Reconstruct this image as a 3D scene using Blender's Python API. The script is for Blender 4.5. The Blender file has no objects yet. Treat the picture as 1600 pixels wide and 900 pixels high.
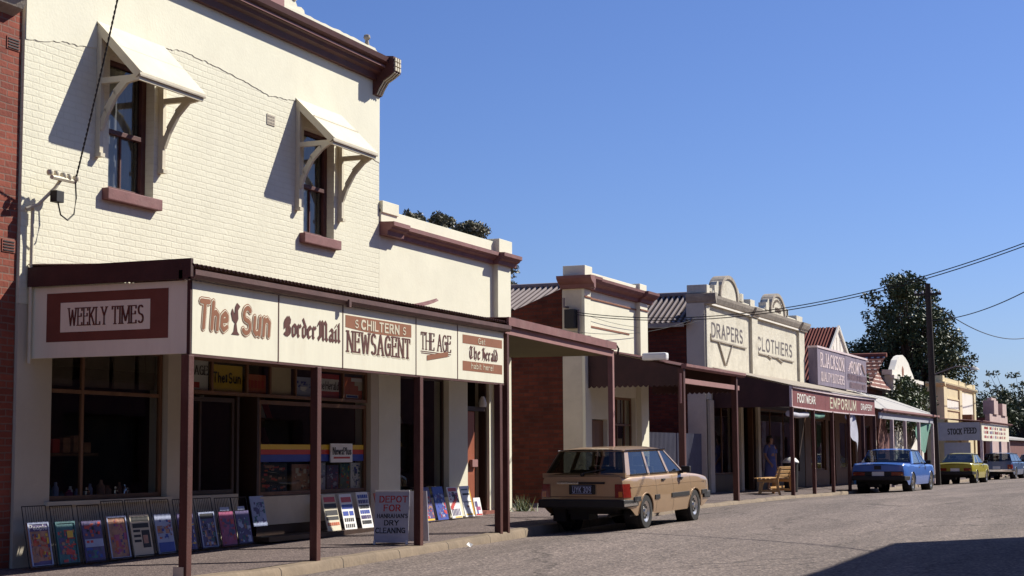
import bpy, bmesh, math, random
from mathutils import Vector, Matrix
random.seed(11)
SC = bpy.context.scene
COL = SC.collection
R = math.radians

# ------------------------------------------------------------------ camera
EYE = 1.5
cam_d = bpy.data.cameras.new("camera")
cam = bpy.data.objects.new("camera", cam_d); COL.objects.link(cam)
cam_d.sensor_width = 36.0; cam_d.lens = 58.73
cam_d.clip_start = 0.1; cam_d.clip_end = 6000
cam.matrix_world = Matrix(((0.38288, -0.08964, -0.91944, 0.0),
                           (-0.92378, -0.04360, -0.38044, 0.0),
                           (-0.00599, 0.99502, -0.09950, EYE),
                           (0, 0, 0, 1)))
SC.camera = cam

# ------------------------------------------------------------------ sky and sun
SUN = Vector((0.612, -0.46, 0.643)).normalized()
ELEV = math.asin(SUN.z); AZ = math.atan2(SUN.x, SUN.y)
w = bpy.data.worlds.new("World"); SC.world = w; w.use_nodes = True
nt = w.node_tree; bg = nt.nodes["Background"]
sky = nt.nodes.new("ShaderNodeTexSky"); sky.sky_type = 'NISHITA'; sky.sun_disc = False
sky.sun_elevation = ELEV; sky.sun_rotation = AZ
sky.air_density = 1.0; sky.dust_density = 0.5; sky.ozone_density = 2.2; sky.altitude = 200
tint = nt.nodes.new("ShaderNodeMixRGB"); tint.blend_type = 'MULTIPLY'; tint.inputs[0].default_value = 1.0
tint.inputs[2].default_value = (0.80, 0.98, 1.52, 1)          # slide film blue
nt.links.new(sky.outputs[0], tint.inputs[1]); nt.links.new(tint.outputs[0], bg.inputs[0]); bg.inputs[1].default_value = 0.05
sun_d = bpy.data.lights.new("sun", 'SUN'); sun_d.energy = 5.0; sun_d.angle = R(0.53)
sun_d.color = (1.0, 0.955, 0.86)
sun = bpy.data.objects.new("sun", sun_d); COL.objects.link(sun)
sun.rotation_euler = SUN.to_track_quat('Z', 'Y').to_euler(); sun.location = (10, -20, 40)
SC.view_settings.view_transform = 'Standard'; SC.view_settings.look = 'None'
SC.view_settings.exposure = 0.55; SC.view_settings.gamma = 1.0

# ------------------------------------------------------------------ materials
def lin(r, g, b):
    f = lambda c: (c/255/12.92) if c/255 <= 0.04045 else ((c/255+0.055)/1.055)**2.4
    return (f(r), f(g), f(b))
MATS = {}
def mk(name, col, rough=0.8, var=0.12, scale=3.0, bump=0.0, bscale=30.0, metal=0.0, spec=0.4, dirt=None, dirt_amt=0.0, coat=0.0, stretch=(1, 1, 1)):
    m = bpy.data.materials.new(name); m.use_nodes = True; n = m.node_tree.nodes; l = m.node_tree.links
    b = n["Principled BSDF"]
    b.inputs["Roughness"].default_value = rough; b.inputs["Metallic"].default_value = metal
    b.inputs["Specular IOR Level"].default_value = spec; b.inputs["Coat Weight"].default_value = coat
    b.inputs["Coat Roughness"].default_value = 0.05
    tc = n.new("ShaderNodeTexCoord"); mp = n.new("ShaderNodeMapping"); mp.inputs["Scale"].default_value = stretch
    l.new(tc.outputs["Object"], mp.inputs[0])
    nz = n.new("ShaderNodeTexNoise"); nz.inputs["Scale"].default_value = scale; nz.inputs["Detail"].default_value = 6; nz.inputs["Roughness"].default_value = 0.65
    l.new(mp.outputs[0], nz.inputs["Vector"])
    cr = n.new("ShaderNodeValToRGB"); cr.color_ramp.elements[0].position = 0.3; cr.color_ramp.elements[1].position = 0.7
    cr.color_ramp.elements[0].color = (*[c*(1-var) for c in col], 1); cr.color_ramp.elements[1].color = (*[min(1, c*(1+var)) for c in col], 1)
    l.new(nz.outputs["Fac"], cr.inputs[0]); out = cr.outputs[0]
    if dirt:
        n2 = n.new("ShaderNodeTexNoise"); n2.inputs["Scale"].default_value = scale*0.45; n2.inputs["Detail"].default_value = 8; n2.inputs["Roughness"].default_value = 0.75
        l.new(mp.outputs[0], n2.inputs["Vector"])
        r2 = n.new("ShaderNodeValToRGB"); r2.color_ramp.elements[0].position = 0.5; r2.color_ramp.elements[1].position = 0.72
        r2.color_ramp.elements[0].color = (0, 0, 0, 1); r2.color_ramp.elements[1].color = (dirt_amt,)*3 + (1,)
        l.new(n2.outputs["Fac"], r2.inputs[0])
        mx = n.new("ShaderNodeMixRGB"); mx.inputs[2].default_value = (*dirt, 1)
        l.new(r2.outputs[0], mx.inputs[0]); l.new(out, mx.inputs[1]); out = mx.outputs[0]
    l.new(out, b.inputs["Base Color"])
    if bump:
        n3 = n.new("ShaderNodeTexNoise"); n3.inputs["Scale"].default_value = bscale; n3.inputs["Detail"].default_value = 4
        l.new(tc.outputs["Object"], n3.inputs["Vector"])
        bp = n.new("ShaderNodeBump"); bp.inputs["Strength"].default_value = bump; bp.inputs["Distance"].default_value = 0.02
        l.new(n3.outputs["Fac"], bp.inputs["Height"]); l.new(bp.outputs[0], b.inputs["Normal"])
    MATS[name] = m
    return m
def mk_brick(name, c1, c2, mortar, axis='x', bw=0.235, bh=0.083, ms=0.01, bump=0.6, dist=0.012, rough=0.85, var=0.25, dirt=None):
    m = bpy.data.materials.new(name); m.use_nodes = True; n = m.node_tree.nodes; l = m.node_tree.links
    b = n["Principled BSDF"]; b.inputs["Roughness"].default_value = rough; b.inputs["Specular IOR Level"].default_value = 0.25
    tc = n.new("ShaderNodeTexCoord"); sp = n.new("ShaderNodeSeparateXYZ"); cb = n.new("ShaderNodeCombineXYZ")
    l.new(tc.outputs["Object"], sp.inputs[0]); l.new(sp.outputs[0 if axis == 'x' else 1], cb.inputs[0]); l.new(sp.outputs[2], cb.inputs[1])
    wob = n.new("ShaderNodeTexNoise"); wob.inputs["Scale"].default_value = 3.2; wob.inputs["Detail"].default_value = 3
    l.new(tc.outputs["Object"], wob.inputs["Vector"])
    add = n.new("ShaderNodeVectorMath"); add.operation = 'MULTIPLY_ADD'; add.inputs[1].default_value = (0.035, 0.03, 0)
    l.new(wob.outputs["Color"], add.inputs[0]); l.new(cb.outputs[0], add.inputs[2])
    br = n.new("ShaderNodeTexBrick"); br.inputs["Scale"].default_value = 1.0
    br.inputs["Brick Width"].default_value = bw; br.inputs["Row Height"].default_value = bh; br.inputs["Mortar Size"].default_value = ms; br.inputs["Mortar Smooth"].default_value = 0.35
    br.inputs["Color1"].default_value = (*c1, 1); br.inputs["Color2"].default_value = (*c2, 1); br.inputs["Mortar"].default_value = (*mortar, 1)
    l.new(add.outputs[0], br.inputs["Vector"])
    nz = n.new("ShaderNodeTexNoise"); nz.inputs["Scale"].default_value = 1.7; nz.inputs["Detail"].default_value = 8; nz.inputs["Roughness"].default_value = 0.7
    l.new(tc.outputs["Object"], nz.inputs["Vector"])
    cr = n.new("ShaderNodeValToRGB"); cr.color_ramp.elements[0].position = 0.3; cr.color_ramp.elements[1].position = 0.7
    cr.color_ramp.elements[0].color = (1-var,)*3 + (1,); cr.color_ramp.elements[1].color = (1+var*0.4,)*3 + (1,)
    l.new(nz.outputs["Fac"], cr.inputs[0])
    mu = n.new("ShaderNodeMixRGB"); mu.blend_type = 'MULTIPLY'; mu.inputs[0].default_value = 1.0
    l.new(br.outputs["Color"], mu.inputs[1]); l.new(cr.outputs[0], mu.inputs[2]); l.new(mu.outputs[0], b.inputs["Base Color"])
    n3 = n.new("ShaderNodeTexNoise"); n3.inputs["Scale"].default_value = 22; n3.inputs["Detail"].default_value = 4
    l.new(tc.outputs["Object"], n3.inputs["Vector"])
    mk_ = n.new("ShaderNodeTexNoise"); mk_.inputs["Scale"].default_value = 0.9; mk_.inputs["Detail"].default_value = 5; l.new(tc.outputs["Object"], mk_.inputs["Vector"])
    mr = n.new("ShaderNodeMapRange"); mr.inputs[1].default_value = 0.35; mr.inputs[2].default_value = 0.62; mr.inputs[3].default_value = 0.15; mr.inputs[4].default_value = 1.2; l.new(mk_.outputs["Fac"], mr.inputs[0])
    fm = n.new("ShaderNodeMath"); fm.operation = 'MULTIPLY'; l.new(br.outputs["Fac"], fm.inputs[0]); l.new(mr.outputs[0], fm.inputs[1])
    hm = n.new("ShaderNodeMath"); hm.operation = 'MULTIPLY_ADD'; hm.inputs[1].default_value = -1.0
    l.new(fm.outputs[0], hm.inputs[0]); l.new(n3.outputs["Fac"], hm.inputs[2])
    bp = n.new("ShaderNodeBump"); bp.inputs["Strength"].default_value = bump; bp.inputs["Distance"].default_value = dist
    l.new(hm.outputs[0], bp.inputs["Height"]); l.new(bp.outputs[0], b.inputs["Normal"])
    MATS[name] = m
    return m
def mk_glass(name, tint=(0.6, 0.65, 0.65), refl=1.0):
    m = bpy.data.materials.new(name); m.use_nodes = True; n = m.node_tree.nodes; l = m.node_tree.links
    n.remove(n["Principled BSDF"]); out = n["Material Output"]
    tr = n.new("ShaderNodeBsdfTransparent"); tr.inputs[0].default_value = (*tint, 1)
    gl = n.new("ShaderNodeBsdfGlossy"); gl.inputs["Roughness"].default_value = 0.02; gl.inputs[0].default_value = (refl, refl, refl, 1)
    ge = n.new("ShaderNodeNewGeometry"); dt = n.new("ShaderNodeVectorMath"); dt.operation = 'DOT_PRODUCT'
    l.new(ge.outputs["Incoming"], dt.inputs[0]); l.new(ge.outputs["Normal"], dt.inputs[1])
    def mth(op, a, b):
        q = n.new("ShaderNodeMath"); q.operation = op
        for i, v in enumerate((a, b)):
            if isinstance(v, float): q.inputs[i].default_value = v
            elif v is not None: l.new(v, q.inputs[i])
        return q.outputs[0]
    ab = mth('ABSOLUTE', dt.outputs["Value"], None); fr = mth('MULTIPLY_ADD', mth('POWER', mth('SUBTRACT', 1.0, ab), 5.0), 0.92)
    fr.node.inputs[2].default_value = 0.06
    nz = n.new("ShaderNodeTexNoise"); nz.inputs["Scale"].default_value = 1.2
    tc = n.new("ShaderNodeTexCoord"); l.new(tc.outputs["Object"], nz.inputs["Vector"])
    bp = n.new("ShaderNodeBump"); bp.inputs["Strength"].default_value = 0.04; bp.inputs["Distance"].default_value = 0.05
    l.new(nz.outputs["Fac"], bp.inputs["Height"]); l.new(bp.outputs[0], gl.inputs["Normal"])
    mx = n.new("ShaderNodeMixShader"); l.new(fr, mx.inputs[0]); l.new(tr.outputs[0], mx.inputs[1]); l.new(gl.outputs[0], mx.inputs[2])
    l.new(mx.outputs[0], out.inputs[0]); MATS[name] = m
    return m

CREAM = (0.75, 0.712, 0.55); MAROON = (0.085, 0.026, 0.022)
mk("cream_render", CREAM, 0.8, 0.05, 1.5, 0.12, 25, dirt=(0.5, 0.42, 0.3), dirt_amt=0.16)
mk_brick("cream_brick", (0.755, 0.716, 0.552), (0.74, 0.70, 0.54), (0.715, 0.672, 0.51), bump=0.45, dist=0.010, var=0.08, rough=0.75)
mk("cream_verandah_shade", (0.53, 0.465, 0.365), 0.8, 0.06, 1.5, 0.12, 25, dirt=(0.4, 0.33, 0.24), dirt_amt=0.3)  # cream darkened to put the verandah shade into the shopfront colour
mk("gutter_brown", (0.10, 0.047, 0.04), 0.6, 0.2, 3.0, 0.1, 30, dirt=(0.2, 0.12, 0.1), dirt_amt=0.4)
mk("cream_rough", (0.61, 0.56, 0.445), 0.9, 0.12, 3.5, 0.7, 14, dirt=(0.3, 0.25, 0.17), dirt_amt=0.45)
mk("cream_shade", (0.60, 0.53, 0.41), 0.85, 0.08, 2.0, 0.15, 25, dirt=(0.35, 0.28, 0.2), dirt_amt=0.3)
mk("stone_grey", (0.36, 0.31, 0.25), 0.9, 0.2, 4.0, 0.4, 20, dirt=(0.1, 0.08, 0.07), dirt_amt=0.6)
mk("maroon", MAROON, 0.6, 0.2, 3.0, 0.1, 30, dirt=(0.13, 0.07, 0.05), dirt_amt=0.4)
mk("maroon_dull", (0.20, 0.085, 0.08), 0.75, 0.18, 4.0, 0.15, 30, dirt=(0.32, 0.2, 0.18), dirt_amt=0.4)
mk("maroon_pink", (0.30, 0.15, 0.14), 0.8, 0.12, 2.5, 0.1, 30, dirt=(0.2, 0.1, 0.09), dirt_amt=0.4)
mk("maroon_dark", (0.05, 0.018, 0.016), 0.7, 0.25, 3.0, 0.1, 30)
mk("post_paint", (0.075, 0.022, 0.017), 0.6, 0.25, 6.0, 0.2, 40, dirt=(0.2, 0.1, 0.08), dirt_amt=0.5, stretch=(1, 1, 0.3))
mk("hood_paint", (0.62, 0.555, 0.41), 0.6, 0.08, 3.0, 0.1, 25, dirt=(0.5, 0.4, 0.26), dirt_amt=0.3)
mk("sign_cream", (0.78, 0.74, 0.58), 0.55, 0.04, 2.0, 0.05, 20, dirt=(0.55, 0.48, 0.35), dirt_amt=0.25, stretch=(3, 3, 0.6))
mk("sign_brown", (0.26, 0.10, 0.045), 0.6, 0.08, 4.0)
mk("sign_dark", (0.10, 0.028, 0.018), 0.6, 0.08, 4.0)
mk("sign_red", (0.15, 0.045, 0.03), 0.6, 0.12, 3.0, dirt=(0.2, 0.08, 0.06), dirt_amt=0.4)
mk("sign_maroon", (0.19, 0.05, 0.047), 0.6, 0.12, 3.0, dirt=(0.3, 0.12, 0.1), dirt_amt=0.4)
mk("sign_purple", (0.19, 0.155, 0.205), 0.85, 0.18, 3.0, dirt=(0.24, 0.18, 0.2), dirt_amt=0.5, stretch=(2, 2, 0.5))
mk("faded_white", (0.60, 0.48, 0.48), 0.8, 0.2, 6.0)
mk("letter_white", (0.8, 0.76, 0.68), 0.6, 0.06, 6.0)
mk("letter_grey", (0.11, 0.09, 0.09), 0.8, 0.25, 8.0)
mk("worn_paint", (0.45, 0.36, 0.28), 0.9, 0.15, 6.0)
mk("black", (0.018, 0.016, 0.016), 0.6, 0.2, 6.0)
mk("rubber", (0.022, 0.02, 0.02), 0.85, 0.25, 9.0, 0.2, 60)
mk("white_paint", (0.8, 0.78, 0.74), 0.5, 0.04, 4.0)
mk("red_paint", (0.5, 0.04, 0.025), 0.5, 0.1, 5.0)
mk("orange_paint", (0.502, 0.100, 0.026), 0.5, 0.1, 5.0)
mk("yellow_paint", (0.72, 0.46, 0.03), 0.5, 0.08, 5.0)
mk("blue_paint", (0.03, 0.06, 0.32), 0.5, 0.1, 5.0)
mk("pale_blue", (0.351, 0.393, 0.552), 0.5, 0.1, 5.0)
mk("purple_ink", (0.081, 0.056, 0.161), 0.5, 0.3, 9.0)
mk("skin_ink", (0.377, 0.184, 0.109), 0.5, 0.35, 11.0)
mk("teal_ink", (0.042, 0.134, 0.142), 0.5, 0.3, 9.0)
mk("pink_ink", (0.341, 0.062, 0.149), 0.5, 0.3, 9.0)
mk("lime_ink", (0.36, 0.42, 0.03), 0.5, 0.2, 9.0)
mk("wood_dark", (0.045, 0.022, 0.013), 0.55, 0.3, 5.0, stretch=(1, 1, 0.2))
mk("wood_brown", (0.16, 0.075, 0.035), 0.6, 0.25, 5.0, stretch=(1, 1, 0.2))
mk("door_red", (0.30, 0.085, 0.04), 0.5, 0.15, 4.0, stretch=(2, 2, 0.3))
mk("bench_wood", (0.50, 0.29, 0.11), 0.55, 0.2, 6.0)
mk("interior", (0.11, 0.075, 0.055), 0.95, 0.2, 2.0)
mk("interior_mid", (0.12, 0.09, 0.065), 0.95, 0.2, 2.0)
mk("curtain", (0.6, 0.58, 0.56), 0.9, 0.05, 4.0)
mk("iron_grey", (0.25, 0.20, 0.19), 0.85, 0.15, 2.0, spec=0.15, dirt=(0.2, 0.11, 0.08), dirt_amt=0.5)
mk("iron_pale", (0.42, 0.40, 0.38), 0.7, 0.1, 2.0, spec=0.2, dirt=(0.4, 0.36, 0.32), dirt_amt=0.4)
mk("iron_red", (0.22, 0.045, 0.033), 0.9, 0.2, 3.0, dirt=(0.22, 0.09, 0.07), dirt_amt=0.4)
mk("iron_blue", (0.13, 0.13, 0.17), 0.6, 0.15, 2.0, metal=0.2)
mk("tile_red", (0.24, 0.075, 0.05), 0.85, 0.3, 6.0, 0.4, 12)
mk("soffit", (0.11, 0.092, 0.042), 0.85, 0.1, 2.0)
mk("yellow_wall", (0.64, 0.53, 0.32), 0.85, 0.08, 2.0, 0.2, 20, dirt=(0.45, 0.33, 0.16), dirt_amt=0.35)
mk("white_wall", (0.74, 0.69, 0.60), 0.85, 0.06, 2.0, 0.15, 20, dirt=(0.5, 0.44, 0.36), dirt_amt=0.3)
mk("pink_wall", (0.50, 0.36, 0.32), 0.85, 0.12, 2.0, 0.15, 20, dirt=(0.3, 0.2, 0.2), dirt_amt=0.4)
mk("grey_board", (0.36, 0.36, 0.40), 0.8, 0.1, 3.0)
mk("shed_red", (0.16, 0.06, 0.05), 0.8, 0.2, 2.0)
mk("canvas_white", (0.46, 0.45, 0.50), 0.9, 0.1, 4.0)
mk("canvas_green", (0.12, 0.26, 0.20), 0.9, 0.15, 4.0)
mk("chrome", (0.75, 0.73, 0.70), 0.18, 0.05, 5.0, metal=1.0)
mk("alloy", (0.62, 0.60, 0.57), 0.3, 0.1, 12.0, metal=0.9)
mk("lamp_red", (0.22, 0.018, 0.012), 0.2, 0.2, 14.0, coat=0.6)
mk("lamp_amber", (0.6, 0.18, 0.03), 0.2, 0.2, 14.0, coat=0.6)
mk("lamp_clear", (0.75, 0.72, 0.66), 0.15, 0.1, 14.0, coat=0.6)
mk("plate_dark", (0.02, 0.018, 0.03), 0.5, 0.1, 5.0)
mk("upholstery", (0.10, 0.075, 0.055), 0.9, 0.2, 8.0)
mk("tan_paint", (0.44, 0.29, 0.165), 0.36, 0.04, 2.0, metal=0.35, coat=0.6, dirt=(0.3, 0.2, 0.12), dirt_amt=0.25)
mk("blue_car_paint", (0.06, 0.165, 0.52), 0.32, 0.05, 2.0, coat=0.7)
mk("lime_car_paint", (0.40, 0.34, 0.035), 0.35, 0.05, 2.0, coat=0.7)
mk("navy_car_paint", (0.05, 0.10, 0.22), 0.35, 0.05, 2.0, coat=0.7)
mk("dark_car_paint", (0.03, 0.045, 0.075), 0.3, 0.05, 2.0, coat=0.8)
mk("pole_wood", (0.035, 0.026, 0.022), 0.9, 0.3, 5.0, 0.3, 20, stretch=(3, 3, 0.2))
mk("bark", (0.09, 0.06, 0.045), 0.95, 0.3, 5.0, 0.5, 12)
for nm, c in dict(leaf_mid=(0.062, 0.085, 0.036), leaf_dark=(0.042, 0.06, 0.026), leaf_light=(0.12, 0.135, 0.058),
                  gum_mid=(0.17, 0.165, 0.10), gum_dark=(0.10, 0.10, 0.06), gum_light=(0.34, 0.30, 0.20),
                  ivy_mid=(0.04, 0.07, 0.02), ivy_light=(0.10, 0.13, 0.035), weed=(0.22, 0.2, 0.06)).items():
    mk(nm, c, 0.55, 0.25, 2.5, spec=0.3)
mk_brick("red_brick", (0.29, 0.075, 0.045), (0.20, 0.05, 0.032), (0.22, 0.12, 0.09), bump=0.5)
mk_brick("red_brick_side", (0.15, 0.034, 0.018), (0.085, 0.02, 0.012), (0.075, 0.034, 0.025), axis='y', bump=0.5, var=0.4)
mk_glass("shop_glass", (0.72, 0.74, 0.72))
mk_glass("window_glass", (0.42, 0.44, 0.46))
mk_glass("car_glass", (0.38, 0.42, 0.42))
mk("kerb_stone", (0.22, 0.165, 0.112), 0.9, 0.22, 2.2, 0.5, 16, dirt=(0.12, 0.09, 0.065), dirt_amt=0.75)
km = MATS["kerb_stone"]; n = km.node_tree.nodes; l = km.node_tree.links; b_ = n["Principled BSDF"]          # kerb joints
src_ = b_.inputs["Base Color"].links[0].from_socket; tc_ = n.new("ShaderNodeTexCoord"); sp_ = n.new("ShaderNodeSeparateXYZ"); l.new(tc_.outputs["Object"], sp_.inputs[0])
def mnode(op, a, b=None):
    q = n.new("ShaderNodeMath"); q.operation = op
    for i, v in enumerate((a, b)):
        if isinstance(v, float): q.inputs[i].default_value = v
        elif v is not None: l.new(v, q.inputs[i])
    return q.outputs[0]
jn = mnode('LESS_THAN', mnode('FRACT', mnode('DIVIDE', sp_.outputs[0], 1.62)), 0.012)
mxk = n.new("ShaderNodeMixRGB"); mxk.inputs[2].default_value = (0.03, 0.022, 0.018, 1); l.new(jn, mxk.inputs[0]); l.new(src_, mxk.inputs[1]); l.new(mxk.outputs[0], b_.inputs["Base Color"])
mk("skin", (0.40, 0.22, 0.15), 0.6, 0.05, 5.0)
mk("hair_dark", (0.03, 0.02, 0.015), 0.6, 0.3, 20.0)
mk("dress_blue", (0.10, 0.12, 0.29), 0.9, 0.15, 6.0)
mk("skirt_blue", (0.13, 0.15, 0.36), 0.9, 0.12, 6.0)

def mk_valley(name, light, dark, y0, pitch):
    """corrugated iron with rust and dirt lying in the valleys"""
    m = mk(name, light, 0.85, 0.15, 2.0, spec=0.15); n = m.node_tree.nodes; l = m.node_tree.links; b = n["Principled BSDF"]
    src = b.inputs["Base Color"].links[0].from_socket; tc = n.new("ShaderNodeTexCoord"); sp = n.new("ShaderNodeSeparateXYZ"); l.new(tc.outputs["Object"], sp.inputs[0])
    a = n.new("ShaderNodeMath"); a.operation = 'MULTIPLY_ADD'; a.inputs[1].default_value = 2*math.pi/pitch; a.inputs[2].default_value = -y0*2*math.pi/pitch; l.new(sp.outputs[1], a.inputs[0])
    q = n.new("ShaderNodeMath"); q.operation = 'SINE'; l.new(a.outputs[0], q.inputs[0])
    r = n.new("ShaderNodeMapRange"); r.inputs[1].default_value = -0.35; r.inputs[2].default_value = 0.25; l.new(q.outputs[0], r.inputs[0])
    x = n.new("ShaderNodeMixRGB"); x.inputs[1].default_value = (*dark, 1); l.new(r.outputs[0], x.inputs[0]); l.new(src, x.inputs[2]); l.new(x.outputs[0], b.inputs["Base Color"])
mk_valley("iron_striped", (0.27, 0.225, 0.215), (0.05, 0.032, 0.03), 0.2, 0.14)
mk_valley("iron_striped_wide", (0.27, 0.225, 0.215), (0.05, 0.032, 0.03), 0.2, 0.16)
mk_valley("iron_red_striped", (0.20, 0.05, 0.038), (0.11, 0.022, 0.018), -0.1, 0.12)
def mk_road(name, col, speck, dark, patch=0.2, chip=260.0):
    m = bpy.data.materials.new(name); m.use_nodes = True; n = m.node_tree.nodes; l = m.node_tree.links
    b = n["Principled BSDF"]; b.inputs["Roughness"].default_value = 0.9; b.inputs["Specular IOR Level"].default_value = 0.3
    tc = n.new("ShaderNodeTexCoord")
    vo = n.new("ShaderNodeTexVoronoi"); vo.inputs["Scale"].default_value = chip/8
    l.new(tc.outputs["Object"], vo.inputs["Vector"])
    cr = n.new("ShaderNodeValToRGB"); e = cr.color_ramp.elements
    sep = n.new("ShaderNodeSeparateColor"); l.new(vo.outputs["Color"], sep.inputs[0])
    e[0].position = 0.0; e[0].color = (*dark, 1); e[1].position = 1.0; e[1].color = (*speck, 1)
    x = e.new(0.3); x.color = (*[c*0.85 for c in col], 1); x = e.new(0.75); x.color = (*[c*1.1 for c in col], 1)
    l.new(sep.outputs[0], cr.inputs[0])
    mp = n.new("ShaderNodeMapping"); mp.inputs["Scale"].default_value = (0.12, 0.9, 1); l.new(tc.outputs["Object"], mp.inputs[0])
    nz = n.new("ShaderNodeTexNoise"); nz.inputs["Scale"].default_value = 1.0; nz.inputs["Detail"].default_value = 9; nz.inputs["Roughness"].default_value = 0.65
    l.new(mp.outputs[0], nz.inputs["Vector"])
    c2 = n.new("ShaderNodeValToRGB"); c2.color_ramp.elements[0].position = 0.33; c2.color_ramp.elements[1].position = 0.68
    c2.color_ramp.elements[0].color = (1-patch,)*3 + (1,); c2.color_ramp.elements[1].color = (1+patch*0.5,)*3 + (1,)
    l.new(nz.outputs["Fac"], c2.inputs[0])
    mu = n.new("ShaderNodeMixRGB"); mu.blend_type = 'MULTIPLY'; mu.inputs[0].default_value = 1.0
    l.new(cr.outputs[0], mu.inputs[1]); l.new(c2.outputs[0], mu.inputs[2]); out = mu.outputs[0]
    # tar seams and cracks
    vc = n.new("ShaderNodeTexVoronoi"); vc.feature = 'DISTANCE_TO_EDGE'; vc.inputs["Scale"].default_value = 1.0
    wp = n.new("ShaderNodeTexNoise"); wp.inputs["Scale"].default_value = 1.6; wp.inputs["Detail"].default_value = 6; l.new(tc.outputs["Object"], wp.inputs["Vector"])
    ma = n.new("ShaderNodeVectorMath"); ma.operation = 'MULTIPLY_ADD'; ma.inputs[1].default_value = (1.2, 1.2, 0); l.new(wp.outputs["Color"], ma.inputs[0])
    m2 = n.new("ShaderNodeMapping"); m2.inputs["Scale"].default_value = (0.16, 0.4, 1); l.new(tc.outputs["Object"], ma.inputs[2]); l.new(ma.outputs[0], m2.inputs[0]); l.new(m2.outputs[0], vc.inputs["Vector"])
    c3 = n.new("ShaderNodeValToRGB"); c3.color_ramp.elements[0].position = 0.003; c3.color_ramp.elements[1].position = 0.009
    c3.color_ramp.elements[0].color = (0.55, 0.55, 0.55, 1); c3.color_ramp.elements[1].color = (1, 1, 1, 1)
    l.new(vc.outputs["Distance"], c3.inputs[0])
    m3 = n.new("ShaderNodeMixRGB"); m3.blend_type = 'MULTIPLY'; m3.inputs[0].default_value = 1.0
    l.new(out, m3.inputs[1]); l.new(c3.outputs[0], m3.inputs[2]); l.new(m3.outputs[0], b.inputs["Base Color"])
    bp = n.new("ShaderNodeBump"); bp.inputs["Strength"].default_value = 0.6; bp.inputs["Distance"].default_value = 0.012
    l.new(vo.outputs["Distance"], bp.inputs["Height"]); l.new(bp.outputs[0], b.inputs["Normal"])
    MATS[name] = m
mk_road("road_seal", (0.182, 0.142, 0.122), (0.33, 0.262, 0.22), (0.085, 0.066, 0.062), 0.38)
mk_road("path_asphalt", (0.15, 0.112, 0.104), (0.26, 0.2, 0.17), (0.07, 0.052, 0.05), 0.25, 420)
mk("dry_ground", (0.26, 0.2, 0.12), 0.95, 0.25, 0.3)

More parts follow.
